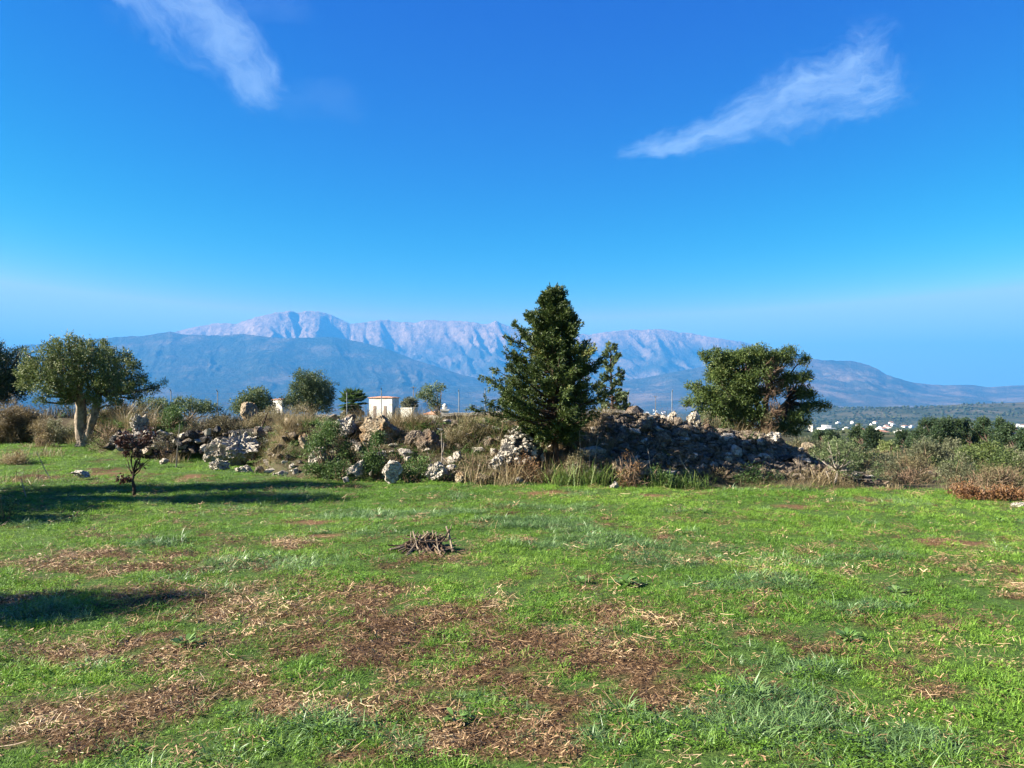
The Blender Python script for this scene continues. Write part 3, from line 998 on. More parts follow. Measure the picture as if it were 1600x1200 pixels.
ROCKS = [
    # px, foot py, w, h, Y, label, mat, craggy
    (374, 716, 62, 48, 19.0, 'large jagged pale boulder on the green grass at left', 'limestone', .7),
    (344, 715, 34, 30, 18.9, 'pale pointed rock leaning on left side of the jagged boulder', 'limestone', .7),
    (330, 717, 26, 20, 18.9, 'small pale rock at left foot of the jagged boulder', 'limestone', .6),
    (346, 733, 34, 17, 17.6, 'flat pale rock directly below the jagged boulder', 'limestone', .6),
    (382, 741, 26, 16, 17.0, 'pale rounded rock in front of the jagged boulder', 'limestone', .6),
    (404, 743, 17, 13, 16.9, 'small grey round stone right of the pale rounded rock', 'rubble', .3),
    (436, 716, 36, 24, 18.6, 'low crumbling pale rock right of the jagged boulder', 'limestone', .8),
    (443, 748, 12, 9, 16.3, 'little grey stone on shaded grass before the shrub', 'rubble', .3),
    (375, 758, 30, 9, 15.9, 'flat mossy rock lying in the shaded grass', 'rubble', .5),
    (217, 676, 34, 30, 21.3, 'upright whitish rock standing on the left dry stone wall', 'limestone', .9),
    (250, 700, 30, 16, 20.6, 'broken pale rock at the foot of the left wall', 'limestone', .7),
    (155, 662, 20, 12, 25.5, 'flat white stone in dry grass behind the olive', 'limestone', .4),
    (452, 666, 20, 14, 18.0, 'square ochre stone on the bank below the round olive', 'ochre_rock', .3),
    (386, 652, 28, 22, 27.0, 'large rounded ochre rock among the far dry bushes', 'ochre_rock', .3),
    (541, 677, 34, 25, 17.3, 'grey rock left of the long ochre boulder', 'limestone', .5),
    (574, 676, 22, 24, 17.6, 'upright ochre stone behind the long boulder', 'ochre_rock', .3),
    (597, 690, 60, 40, 17.0, 'long ochre and grey boulder near top of the bank', 'ochre_rock', .45),
    (652, 696, 38, 22, 16.9, 'grey flat slab right of the long ochre boulder', 'rubble', .3),
    (672, 704, 36, 36, 16.6, 'tall grey block with a dark shaded right face', 'rubble', .3),
    (474, 696, 14, 18, 17.0, 'leaning pinkish stone above the green shrub', 'ochre_rock', .3),
    (697, 692, 26, 20, 17.3, 'pale ochre rock beside the tall grey block', 'ochre_rock', .4),
    (495, 722, 34, 24, 16.5, 'pale rock half hidden behind the dark green shrub', 'limestone', .5),
    (560, 741, 30, 22, 15.4, 'crusty pale rock at the foot of the bank', 'limestone', .7),
    (613, 748, 28, 26, 15.0, 'tilted pale slab with a dark hollow under it', 'limestone', .35),
    (682, 746, 32, 22, 15.1, 'pale pitted rock on grass below the tall block', 'limestone', .6),
    (715, 716, 16, 10, 16.0, 'small white stone under the dry bush', 'limestone', .4),
    (718, 754, 22, 16, 14.8, 'yellowish crumbly rock at the grass edge', 'ochre_rock', .5),
    (778, 730, 24, 18, 15.0, 'pale rock left below the white stone pile', 'limestone', .6),
    (756, 749, 26, 9, 14.8, 'flat pink tinged stone in the grass edge', 'ochre_rock', .4),
    (968, 738, 26, 22, 14.6, 'crumbling ochre rock behind reddish dry weeds', 'ochre_rock', .7),
    (990, 744, 46, 30, 14.9, 'broad yellow lichened rock at foot of the heap', 'ochre_rock', .7),
    (935, 722, 18, 14, 15.0, 'grey stone above the tall green grass', 'rubble', .5),
    (960, 762, 13, 8, 14.0, 'small pale stone at field edge below the heap', 'limestone', .4),
    (1050, 664, 18, 22, 17.0, 'upright pale stone standing on crest of the heap', 'limestone', .5),
    (1083, 664, 22, 22, 17.0, 'pinkish pale rock on the heap beside the spreading tree', 'limestone', .5),
    (1222, 748, 0, 0, 0, '', '', 0),
    (1462, 708, 22, 15, 19.0, 'brown', 'ochre_rock', .3),
    (1595, 794, 26, 10, 11.6, 'white stone at the far right edge of the field', 'limestone', .4),
    (1245, 712, 0, 0, 0, '', '', 0),
    (1263, 704, 22, 13, 17.4, 'rust coloured rock on reddish soil right of the heap', 'ochre_rock', .3),
    (128, 742, 30, 6, 15.9, 'flat pale stone in the grass left of the withered sapling', 'limestone', .5),
    (256, 722, 14, 5, 18.6, 'low white stone on bright grass by the sapling', 'limestone', .4),
    (810, 752, 12, 6, 14.6, 'tiny pale stone at the grass edge under the cypress', 'limestone', .3),
    (1205, 690, 28, 16, 16.9, 'pale stone near the right end of the heap crest', 'limestone', .5),
    (540, 752, 10, 6, 15.2, 'small light stone on the shadow edge', 'limestone', .3),
]
for r in ROCKS:
    if r[2] == 0 or r[5] == 'brown': continue
    px, py, w, h, Y, lab, mt, cg = r
    big = w > 30
    rock(px, py + 2, w, h + 2, Y, lab, mt, sub=6 if w > 70 else (5 if big else 4), craggy=cg, rough=.3, tilt=.15 * math.sin(px))

# ---- rubble heap: stones as parts of one thing
STONE_MESH = []


def chip(seed, k):
    import bmesh
    rg = np.random.default_rng(seed)
    p = unit(rg.normal(size=(k, 3))) * rg.uniform(.8, 1.1, (k, 1)) * np.array((1, rg.uniform(.65, 1), rg.uniform(.45, .8)))
    bm = bmesh.new()
    vs = [bm.verts.new(q) for q in p]
    r = bmesh.ops.convex_hull(bm, input=vs)
    dead = [e for e in r['geom_interior'] if isinstance(e, bmesh.types.BMVert)]
    bmesh.ops.delete(bm, geom=dead, context='VERTS')
    bmesh.ops.triangulate(bm, faces=bm.faces[:])
    bm.verts.index_update()
    v = np.array([q.co[:] for q in bm.verts]); f = np.array([[w.index for w in q.verts] for q in bm.faces])
    bm.free()
    g = Geo(); g.add(v, None, f)
    return g


for i in range(16):
    me = chip(700 + i, 15).mesh('stone', False)
    me.materials.append(MAT['rubble'])
    STONE_MESH.append(me)
STONE_LOW = [chip(800 + i, 10) for i in range(12)]


def mesh_variant(me, mat):
    c = me.copy(); c.materials.clear(); c.materials.append(MAT[mat]); return c


STONE_SETS = {'rubble': STONE_MESH, 'limestone': [mesh_variant(m, 'limestone') for m in STONE_MESH[:8]], 'rubble_dark': [mesh_variant(m, 'rubble_dark') for m in STONE_MESH[:8]]}


def stones(parent, pts, sizes, mats, seed):
    rg = np.random.default_rng(seed)
    pinv = PINV(parent)
    for p, s, mt in zip(pts, sizes, mats):
        o = bpy.data.objects.new('stone', STONE_SETS[mt][rg.integers(0, len(STONE_SETS[mt]))])
        COL.objects.link(o)
        o.parent = parent
        o.matrix_parent_inverse = pinv
        o.location = [float(q) for q in p]
        o.rotation_euler = (rg.uniform(-.5, .5), rg.uniform(-.5, .5), rg.uniform(0, 6.28))
        o.scale = (float(s * rg.uniform(.8, 1.3)), float(s * rg.uniform(.8, 1.1)), float(s * rg.uniform(.7, 1.05)))


def rubble_rest(parent, pts, sizes, mat, seed, name='rubble'):
    rg = np.random.default_rng(seed)
    g = Geo()
    for p, s in zip(pts, sizes):
        b = STONE_LOW[rg.integers(0, 10)]
        a = rg.uniform(0, 6.28); ca, sa = math.cos(a), math.sin(a)
        e = rg.uniform(-.6, .6); ce, se = math.cos(e), math.sin(e)
        v = b.v[0] * s * rg.uniform(.7, 1.25, 3)
        v = np.stack([v[:, 0], v[:, 1] * ce - v[:, 2] * se, v[:, 1] * se + v[:, 2] * ce], -1)
        v = np.stack([v[:, 0] * ca - v[:, 1] * sa, v[:, 0] * sa + v[:, 1] * ca, v[:, 2]], -1) + p
        g.add(v, None, b.f3[0])
    o = g.obj(name, MAT[mat], parent)
    o['kind'] = 'stuff'
    return o


heap = thing('rubble_heap', (4.0, 14.6, H1(4, 14.6)), 'long dark heap of rubble stones right of the cypress', 'rubble heap')
rg = np.random.default_rng(42)
n = 9000
x = rg.uniform(0.7, 7.6, n); y = rg.uniform(14.7, 18.2, n)
yf = np.interp(x, CR[:, 0], CR[:, 1]); yc = np.interp(x, CR[:, 0], CR[:, 2]); zc = np.interp(x, CR[:, 0], CR[:, 3])
t_ = (y - yf) / (yc - yf)
keep = (t_ > .02) & (y < yc + .9) & (rg.uniform(0, 1, n) < np.clip(.4 + t_, .3, 1)) & (zc > .12)
x, y, t_ = x[keep], y[keep], t_[keep]
s = np.clip(rg.gamma(2.6, .016, len(x)) + .022, .028, .15)
order = np.argsort(-s)
x, y, s, t_ = x[order], y[order], s[order], t_[order]
s[:26] *= np.linspace(1.9, 1.2, 26)
z = H(x, y) + s * .25
pt = np.stack([x, y, z], -1)
mats = ['limestone' if rg.uniform() < .25 else ('rubble_dark' if (rg.uniform() < .5 - .45 * tt) else 'rubble') for tt in t_[:290]]  # more dark stones towards the foot, the face's shade put into their colour
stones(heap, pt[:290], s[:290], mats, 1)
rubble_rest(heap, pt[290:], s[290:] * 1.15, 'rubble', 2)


def stone_pile(px0, px1, pyt, pyb, Y, label, mats, n, smin, smax, seed, name='stone_pile', cat='stone pile', dome=True):
    """stones heaped between photo columns px0..px1"""
    rg = np.random.default_rng(seed)
    c = at((px0 + px1) / 2, pyb, Y)
    rx = (px1 - px0) / 2 / F * Y; hz = (pyb - pyt) / F * Y
    th = thing(name, (c[0], Y, c[2]), label, cat)
    pts, sz = [], []
    for i in range(n):
        s = rg.uniform(smin, smax)
        if dome:
            a = rg.uniform(0, 2 * math.pi); q = math.sqrt(rg.uniform(0, 1)) * .98
            px_, py_ = q * math.cos(a), q * math.sin(a)
            z_ = hz * (1 - q ** 2.2) * rg.uniform(.75, 1.0)
            pts.append((c[0] + px_ * (rx - s), Y + .2 + py_ * min(rx, .6), c[2] + z_ - s * .2))
        else:
            k = rg.uniform(0, 1)
            zz = max(c[2], H1(c[0] - rx + 2 * rx * k, Y)) * 0 + c[2] + rg.uniform(0, 1) * hz * .92
            pts.append((c[0] - rx + 2 * rx * k, Y + rg.uniform(-.16, .12) + .15 * (zz - c[2]), zz))
        sz.append(s)
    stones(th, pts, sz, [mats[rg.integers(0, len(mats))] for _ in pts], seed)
    # earth core so that no light shows between the stones
    g = rock_geo(seed + 9, 3, rx * .88, min(rx, .6) * .85 if dome else .12, hz * .8 if dome else hz * .5, .1, .1, 2)
    g.v[0][:] += np.array((c[0], Y + .2 if dome else Y + .12, c[2] + (0 if dome else hz * .45)))
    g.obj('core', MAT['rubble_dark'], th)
    return th


stone_pile(770, 858, 664, 722, 15.2, 'white stone pile in front of the cypress trunk', ['limestone'], 230, .045, .085, 71)
wall = stone_pile(175, 322, 672, 706, 20.7, 'low tumbled dry stone wall behind the withered sapling', ['rubble', 'rubble_dark', 'limestone', 'limestone'], 110, .06, .21, 72, 'dry_stone_wall', 'stone wall', False)
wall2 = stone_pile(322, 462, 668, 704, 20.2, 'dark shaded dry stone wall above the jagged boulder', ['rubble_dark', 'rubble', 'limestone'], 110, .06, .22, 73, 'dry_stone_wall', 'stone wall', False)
# loose stones over the middle bank
bank = thing('scattered_stones', (-2, 15.5, H1(-2, 15.5)), 'loose grey stones scattered over the middle bank', 'stones')
x = rg.uniform(-6, 1.2, 420); y = rg.uniform(15, 18, 420)
yf = np.interp(x, CR[:, 0], CR[:, 1]); k = y > yf
x, y = x[k][:200], y[k][:200]
s = rg.uniform(.05, .2, len(x))
stones(bank, np.stack([x, y, H(x, y) + s * .2], -1), s, ['rubble' if rg.uniform() < .35 else 'limestone' for _ in x], 3)


# ------------------------------------------------------------------ foliage
MAT['cypress'] = leaf_mat('cypress needles', [(0.0, (0.016, 0.028, 0.008)), (0.45, (0.045, 0.070, 0.015)), (0.85, (0.095, 0.13, 0.028)), (1, (0.21, 0.19, 0.055))], 0.12)
MAT['olive'] = leaf_mat('olive leaves', [(0.0, (0.024, 0.04, 0.012)), (0.4, (0.062, 0.092, 0.022)), (0.8, (0.14, 0.175, 0.048)), (1, (0.28, 0.29, 0.14))], 0.2)
MAT['olive_pale'] = leaf_mat('pale olive leaves', [(0.0, (0.04, 0.06, 0.025)), (0.4, (0.085, 0.12, 0.045)), (0.8, (0.15, 0.19, 0.075)), (1, (0.3, 0.33, 0.18))], 0.25)
MAT['carob'] = leaf_mat('spreading tree leaves', [(0.0, (0.018, 0.035, 0.010)), (0.45, (0.055, 0.088, 0.020)), (0.85, (0.115, 0.155, 0.036)), (1, (0.21, 0.22, 0.07))], 0.15)
MAT['pine'] = leaf_mat('dark pine needles', [(0.0, (0.012, 0.026, 0.012)), (0.5, (0.034, 0.062, 0.022)), (1, (0.085, 0.125, 0.04))], 0.1)
MAT['shrub'] = leaf_mat('green shrub leaves', [(0.0, (0.02, 0.04, 0.012)), (0.4, (0.055, 0.10, 0.024)), (0.8, (0.11, 0.18, 0.045)), (1, (0.24, 0.26, 0.10))], 0.25)
MAT['sage'] = leaf_mat('grey green scrub leaves', [(0.0, (0.05, 0.055, 0.03)), (0.5, (0.11, 0.12, 0.06)), (1, (0.23, 0.22, 0.12))], 0.25)
MAT['rust'] = leaf_mat('rusty autumn leaves', [(0.0, (0.05, 0.022, 0.012)), (0.5, (0.15, 0.072, 0.03)), (1, (0.34, 0.20, 0.08))], 0.25)
MAT['brownscrub'] = leaf_mat('brown dry scrub', [(0.0, (0.05, 0.042, 0.02)), (0.5, (0.14, 0.118, 0.055)), (1, (0.29, 0.25, 0.125))], 0.2)
MAT['dead_leaf'] = leaf_mat('withered leaves', [(0.0, (0.03, 0.012, 0.010)), (0.5, (0.085, 0.035, 0.022)), (1, (0.20, 0.10, 0.06))], 0.2)
MAT['dry_leaf'] = leaf_mat('dry grass blades', [(0.0, (0.06, 0.045, 0.022)), (0.4, (0.17, 0.125, 0.06)), (0.75, (0.32, 0.25, 0.13)), (1, (0.58, 0.48, 0.28))], 0.3)
MAT['green_leaf'] = leaf_mat('green grass blades', [(0.0, (0.04, 0.08, 0.015)), (0.5, (0.10, 0.17, 0.03)), (1, (0.24, 0.27, 0.08))], 0.3)
MAT['bark'] = bark_mat('olive bark', (0.07, 0.055, 0.04), (0.22, 0.18, 0.135))
MAT['bark_pale'] = bark_mat('pale olive bark', (0.07, 0.055, 0.04), (0.36, 0.29, 0.22))
MAT['bark_dark'] = bark_mat('dark bark', (0.03, 0.02, 0.016), (0.09, 0.06, 0.045))
MAT['twig'] = bark_mat('bare brown twigs', (0.09, 0.055, 0.035), (0.26, 0.18, 0.12))
MAT['twig_grey'] = bark_mat('bare grey twigs', (0.14, 0.12, 0.10), (0.36, 0.31, 0.26))


def sph(rg, n, up=0.0):
    d = rg.normal(size=(n, 3)); d[:, 2] += up
    return unit(d)


def lobe_crown(g, lobes, rg, tw_per_m2=60, leaf=(.05, .016), m=22, brush=.05, spread=.9, up=.25, dense=.55, tint0=.5):
    """lobes: (x,y,z,rx,ry,rz). twigs grow out of each lobe and carry the leaves"""
    for L in lobes:
        c = np.array(L[:3], float); r = np.array(L[3:6], float)
        sub = sph(rg, 9)
        cs = c + sub * r * .45
        area = 4 * math.pi * (r.mean() ** 2)
        nt = max(6, int(area * tw_per_m2))
        u = sph(rg, nt, up)
        si = rg.integers(0, 9, nt)
        cc = cs[si] * .6 + c * .4
        t0 = rg.uniform(.15, .8, nt)[:, None]
        lump = (.62 + .55 * rg.uniform(0, 1, 9)[si] * rg.uniform(.6, 1, nt) + .45 * (rg.uniform(0, 1, nt) > .85) * rg.uniform(0, 1, nt))[:, None]
        a = cc + u * r * t0 * dense
        b = cc + u * r * lump + np.array((0, 0, 1)) * rg.uniform(-.05, .12, nt)[:, None] * r[2]
        tt = np.clip(rg.normal(tint0, .13, nt), 0, 1)
        k = rg.uniform(0, 1, (nt, m)) ** .8
        P = a[:, None] + (b - a)[:, None] * k[..., None] + rg.normal(0, brush, (nt, m, 3)) * (1.15 - .6 * k[..., None])
        D = unit(b - a)[:, None] + rg.normal(0, spread, (nt, m, 3)) * .7
        n_ = nt * m
        leaves(g, P.reshape(-1, 3), D.reshape(-1, 3), leaf[0] * rg.uniform(.6, 1.25, n_), leaf[1] * rg.uniform(.7, 1.3, n_),
               np.clip(np.repeat(tt, m) + rg.normal(0, .14, n_), 0, 1), rg)


def limb(g, a, b, r0, r1, rg, bend=.12, n=7, sides=6):
    a, b = np.array(a, float), np.array(b, float)
    t = np.linspace(0, 1, n)[:, None]
    L = np.linalg.norm(b - a)
    off = np.cumsum(rg.normal(0, bend * L / n, (n, 3)), axis=0)
    off = off - off[0] - t * (off[-1] - off[0])
    p = a + (b - a) * t + off + np.array((0, 0, 1)) * (np.sin(t * math.pi) * -.05 * L)
    tube(g, p, r0 + (r1 - r0) * t[:, 0], sides)
    return p


def px_lobes(lst, Y, rg, depth=.6, dup=2):
    out = []
    for px, py, r in lst:
        rr = r / F * Y
        for k in range(dup):
            dy = (k - (dup - 1) / 2) * depth * 2 / max(dup - 1, 1) if dup > 1 else 0
            c = at(px + rg.normal(0, r * .12), py + rg.normal(0, r * .1), Y)
            out.append((c[0], Y + dy + rg.normal(0, .08), c[2], rr, rr, rr * .92))
    return out


def tree(name, label, cat, base_px, Y, lobes_px, mat, leaf, tw=60, m=22, trunk_r=.09, barkm='bark', depth=.6, dup=2, group=None, seed=1, brush=.05, stems=1,
         spread=.9, base_z=None, limbs=True, fork=None, tint0=.5, up=.25):
    rg = np.random.default_rng(seed)
    bx, by = base_px
    c = at(bx, by, Y)
    z0 = c[2] if base_z is None else base_z
    gz = H1(c[0], Y)
    th = thing(name, (c[0], Y, min(z0, gz)), label, cat, group)
    lob = px_lobes(lobes_px, Y, rg, depth, dup)
    g = Geo()
    ctr = np.mean([l[:3] for l in lob], axis=0)
    ztop = np.max([l[2] for l in lob]); zlow = np.min([l[2] for l in lob])
    fk = np.array((c[0] * .7 + ctr[0] * .3, Y, z0 + (ctr[2] - z0) * .55)) if fork is None else np.array(at(fork[0], fork[1], Y))
    limb(g, (c[0], Y, min(z0, gz) - .1), fk, trunk_r * 1.15, trunk_r * .75, rg, .08, 8, 8)
    if limbs:
        for l in lob:
            limb(g, fk - np.array((0, 0, rg.uniform(0, .15))), (l[0], l[1], l[2]), trunk_r * .5, trunk_r * .12, rg, .18, 6, 5)
    g.obj('trunk', MAT[barkm], th, True)
    g = Geo()
    lobe_crown(g, lob, rg, tw, leaf, m, brush, spread, up, tint0=tint0)
    g.obj('crown', MAT[mat], th)
    return th


# ---- the cypress-like conifer on the middle bank
def conifer(name, label, base_px, base_py, top_px, top_py, Y, halfw, mat, seed, plumes=120, leafn=430, leaf=(.055, .017), squat=1.0, gap=0.0, base_z=None, cat='tree', group=None, lowest=.05, barkm='bark_dark', updeg=(20, 48), env=None, brush=.13, lean=0.0):
    rg = np.random.default_rng(seed)
    b = at(base_px, base_py, Y); t = at(top_px, top_py, Y)
    gz = H1(b[0], Y)
    th = thing(name, (b[0], Y, min(b[2], gz)), label, cat, group)
    hgt = t[2] - b[2]
    g = Geo()
    zz = np.linspace(-.03, .97, 9)
    axis = np.array([b + (t - b) * q + np.array((math.sin(q * 5 + seed) * .04, 0, 0)) * hgt * .15 for q in zz])
    axis[0][2] = min(b[2], gz) - .08
    tube(g, axis, np.interp(zz, [0, 1], [.022 * hgt, .004 * hgt]), 7)
    gl = Geo()
    hw = halfw / F * Y
    env = env or [(0, .28), (.1, .6), (.2, .9), (.29, 1.0), (.4, .92), (.5, .82), (.6, .68), (.7, .52), (.78, .38), (.85, .24), (.92, .12), (1, .03)]
    ex, ey = [e[0] for e in env], [e[1] for e in env]
    for i in range(plumes):
        h = (i + rg.uniform(0, 1)) / plumes
        h = lowest + (1 - lowest) * h ** 1.12
        az = i * 2.399 + rg.uniform(-.5, .5)
        reach = hw * np.interp(h, ex, ey) * rg.choice([.55, .7, .85, .95, 1.0, 1.12, 1.38]) * (1 - lean * math.cos(az) * (1 - .6 * h))
        if rg.uniform() < gap: continue
        ud = R(rg.uniform(*updeg)) * (.12 + 1.5 * h)
        o = b + (t - b) * max(h - .10, .02)
        end_r = reach
        d = np.array((math.cos(az) * math.cos(ud), math.sin(az) * math.cos(ud), math.sin(ud)))
        fac = reach / max(hw * np.interp(h, ex, ey), 1e-6)
        Lb = .1 * hgt
        for _ in range(12):      # the tip, not the root, meets the outline
            ht = min((o[2] - b[2] + Lb * d[2]) / hgt, 1.0)
            Lb = .5 * Lb + .5 * hw * np.interp(ht, ex, ey) * fac / max(math.cos(ud), .25)
        tip = o + d * Lb
        mid = o + d * Lb * .5 + np.array((0, 0, -.06)) * Lb
        q = np.linspace(0, 1, 6)[:, None]
        curve = (1 - q) ** 2 * o + 2 * q * (1 - q) * mid + q ** 2 * tip
        tube(g, curve, np.interp(q[:, 0], [0, 1], [.012 * hgt * (1 - h) + .006, .003]), 4, cap=False)
        # side sprays along the plume
        nsp = max(5, int(leafn / 26 * (.35 + .65 * Lb / hw)))
        s = rg.uniform(.22, 1.0, nsp) ** .8
        c0 = np.stack([np.interp(s, q[:, 0], curve[:, k]) for k in range(3)], -1)
        sd = unit(d + rg.normal(0, .55, (nsp, 3)) + np.array((0, 0, .12)))
        sl = (.10 + .20 * (1.08 - s)) * hw * rg.uniform(.6, 1.25, nsp)
        mm = 26
        k = rg.uniform(0, 1, (nsp, mm))
        P = c0[:, None] + sd[:, None] * (sl[:, None] * k)[..., None] + rg.normal(0, brush * hw * .22, (nsp, mm, 3)) * (1.2 - k[..., None])
        D = sd[:, None] + rg.normal(0, .42, (nsp, mm, 3))
        n_ = nsp * mm
        tp = np.clip(.5 + rg.normal(0, .14) + rg.normal(0, .10, nsp), 0, 1)
        leaves(gl, P.reshape(-1, 3), D.reshape(-1, 3), leaf[0] * rg.uniform(.6, 1.3, n_), leaf[1] * rg.uniform(.7, 1.3, n_), np.clip(np.repeat(tp, mm) + rg.normal(0, .12, n_), 0, 1), rg)
    g.obj('trunk', MAT[barkm], th, True)
    gl.obj('crown', MAT[mat], th)
    return th


CYP = conifer('cypress_tree', 'tall dense dark green conifer in the middle of the picture', 868, 692, 865, 443, 15.3, 83, 'cypress', 3, lean=.28, plumes=215, leafn=560, leaf=(.062, .02), lowest=.07)
conifer('cypress_tree', 'thin sparse conifer half hidden behind the tall dense conifer', 957, 652, 954, 536, 27, 31, 'olive_pale', 8, plumes=60, leafn=260, leaf=(.09, .03), gap=.15, lowest=.04,
        env=[(0, .9), (.15, 1), (.4, .8), (.6, .55), (.8, .42), (.92, .3), (1, .1)])
conifer('cypress_tree', 'small low conifer at right foot of the sparse conifer', 972, 652, 975, 612, 27.5, 14, 'olive_pale', 9, plumes=26, leafn=200, leaf=(.09, .03), lowest=.04)

# ---- olive at left with two stems
def olive_left():
    Y = 24.5
    rg = np.random.default_rng(17)
    gz = H1(at(130, 698, Y)[0], Y)
    c = at(130, 698, Y)
    th = thing('olive_tree', (c[0], Y, gz), 'round crowned olive with two leaning pale stems at left', 'tree')
    lob = px_lobes([(82, 578, 24), (118, 560, 24), (152, 566, 25), (182, 582, 20), (105, 598, 26), (146, 600, 27), (74, 602, 18), (180, 604, 19), (222, 610, 11), (239, 601, 7), (60, 586, 13),
                    (140, 542, 12), (98, 545, 11), (176, 555, 12), (200, 592, 11), (64, 570, 10), (120, 620, 14), (158, 622, 11), (66, 556, 6), (206, 612, 10), (108, 536, 6), (128, 531, 6), (186, 560, 7), (90, 618, 9), (195, 570, 9), (85, 628, 9), (118, 634, 9), (172, 632, 9), (196, 624, 9)], Y, rg, .7, 2)
    g = Geo()
    f1, f2 = at(124, 614, Y), at(156, 606, Y)
    tube(g, [(at(131, 702, Y)[0], Y, gz - .15), at(128, 690, Y), at(125, 668, Y), at(127, 642, Y), f1], [.27, .17, .145, .14, .11], 16, gnarl=.35)
    g.obj('trunk', MAT['bark_pale'], th, True)
    g = Geo()
    tube(g, [(at(142, 703, Y)[0], Y + .1, gz - .15), at(138, 688, Y), at(140, 670, Y), at(149, 642, Y), f2], [.22, .13, .115, .11, .09], 16, gnarl=.35)
    g.obj('trunk', MAT['bark_pale'], th, True)
    g = Geo()
    for i, l in enumerate(lob):
        f = f1 if l[0] < (f1[0] + f2[0]) / 2 else f2
        limb(g, f - np.array((0, 0, .1)), l[:3], .07, .015, rg, .18, 6, 5)
    limb(g, at(150, 640, Y), at(182, 630, Y), .04, .015, rg, .2)
    g.obj('limbs', MAT['bark'], th, True)
    g = Geo()
    lobe_crown(g, lob, rg, 36, (.095, .026), 17, .07, tint0=.7, up=.5)
    g.obj('crown', MAT['olive_pale' if False else 'olive'], th)


olive_left()
tree('olive_tree', 'dark olive cut by the left edge of the picture', 'tree', (-20, 690), 30, [(8, 575, 28), (-10, 600, 30), (-30, 560, 34), (22, 602, 22), (15, 548, 12), (-50, 600, 35), (30, 590, 12), (5, 620, 20), (30, 560, 8)],
     'pine', (.10, .028), tw=26, m=18, trunk_r=.2, seed=31, brush=.08, base_z=.4, tint0=.35)

# ---- spreading tree right of the heap
def carob():
    Y = 18.6
    rg = np.random.default_rng(23)
    c = at(1192, 700, Y)
    gz = H1(c[0], Y)
    th = thing('spreading_tree', (c[0], Y, gz), 'wide wind shaped evergreen at the right end of the heap', 'tree')
    L = [(1112, 557, 14), (1128, 570, 20), (1150, 562, 20), (1176, 558, 20), (1205, 560, 16), (1225, 556, 14), (1243, 564, 11), (1120, 592, 20), (1098, 618, 16), (1085, 604, 8), (1082, 628, 11), (1146, 595, 22), (1172, 590, 20),
         (1146, 628, 24), (1172, 622, 20), (1112, 628, 18), (1122, 650, 17), (1150, 652, 20), (1176, 648, 18), (1216, 590, 14), (1236, 592, 13), (1252, 588, 9), (1246, 612, 13), (1258, 618, 11), (1266, 636, 10), (1278, 634, 7),
         (1248, 640, 13), (1232, 652, 13), (1246, 662, 13), (1228, 672, 13), (1212, 668, 14), (1200, 575, 14), (1195, 612, 12), (1120, 666, 14), (1150, 670, 15), (1180, 668, 12), (1096, 648, 11), (1160, 606, 16), (1135, 610, 15), (1185, 575, 12), (1214, 608, 9)]
    lob = px_lobes(L, Y, rg, .45, 2)
    fk = at(1196, 655, Y)
    g = Geo()
    limb(g, (c[0], Y, gz - .1), fk, .13, .10, rg, .1, 8, 8)
    nodes = [at(1150, 620, Y), at(1200, 600, Y), at(1232, 625, Y), at(1165, 585, Y)]
    for q in nodes: limb(g, fk, q, .08, .05, rg, .15)
    for l in lob:
        q = min(nodes, key=lambda w: np.linalg.norm(w - np.array(l[:3])))
        limb(g, q, l[:3], .035, .01, rg, .18, 6, 5)
    g.obj('trunk', MAT['bark_dark'], th, True)
    g = Geo()
    lobe_crown(g, [(*l[:3], l[3] * .88, l[4] * .88, l[5] * .85) for l in lob], rg, 120, (.058, .020), 18, .045, up=.3, tint0=.55)
    g.obj('crown', MAT['carob'], th)
    g = Geo()
    twigball(g, [(1200, 585, 16), (1205, 615, 15), (1208, 645, 13), (1195, 660, 14)], Y - .55, rg, 340, .35)
    d = g.obj('dead_branches', MAT['twig'], th)
    d['label'] = 'reddish brown mass of dead twigs'
    return th


def twigball(g, lst, Y, rg, n, ln, r=.004):
    for px, py, rr in lst:
        c = at(px, py, Y); R_ = rr / F * Y
        p0 = c + rg.normal(0, R_ * .45, (n, 3))
        d = unit(rg.normal(size=(n, 3)) + np.array((0, 0, .6)))
        leaves(g, p0, d, ln * rg.uniform(.4, 1.1, n), r * 2.5 * rg.uniform(.6, 1.3, n), np.clip(rg.normal(.5, .2, n), 0, 1), rg, .06)


carob()


# ---- young olive right of the heap
def young_olive():
    Y = 14.6
    rg = np.random.default_rng(29)
    c = at(1303, 768, Y); gz = H1(c[0], Y)
    th = thing('olive_sapling', (c[0], Y, gz), 'young pale green olive with a bare crooked stem at field edge', 'tree')
    lob = px_lobes([(1302, 702, 13), (1322, 698, 14), (1290, 715, 11), (1340, 712, 13), (1318, 720, 12), (1352, 730, 11), (1300, 690, 8), (1330, 735, 9), (1357, 745, 7), (1310, 735, 6), (1280, 708, 8)], Y, rg, .28, 2)
    g = Geo()
    f = at(1309, 735, Y)
    tube(g, [(c[0], Y, gz - .08), at(1303, 758, Y), at(1308, 745, Y), f, at(1307, 722, Y)], [.035, .03, .026, .022, .018], 7)
    tube(g, [at(1303, 760, Y), at(1296, 748, Y), at(1291, 736, Y)], [.022, .017, .012], 6)
    for l in lob: limb(g, f, l[:3], .014, .005, rg, .2, 6, 4)
    g.obj('trunk', MAT['twig_grey'], th, True)
    g = Geo()
    lobe_crown(g, lob, rg, 110, (.045, .016), 9, .035)
    g.obj('crown', MAT['olive_pale'], th)


young_olive()


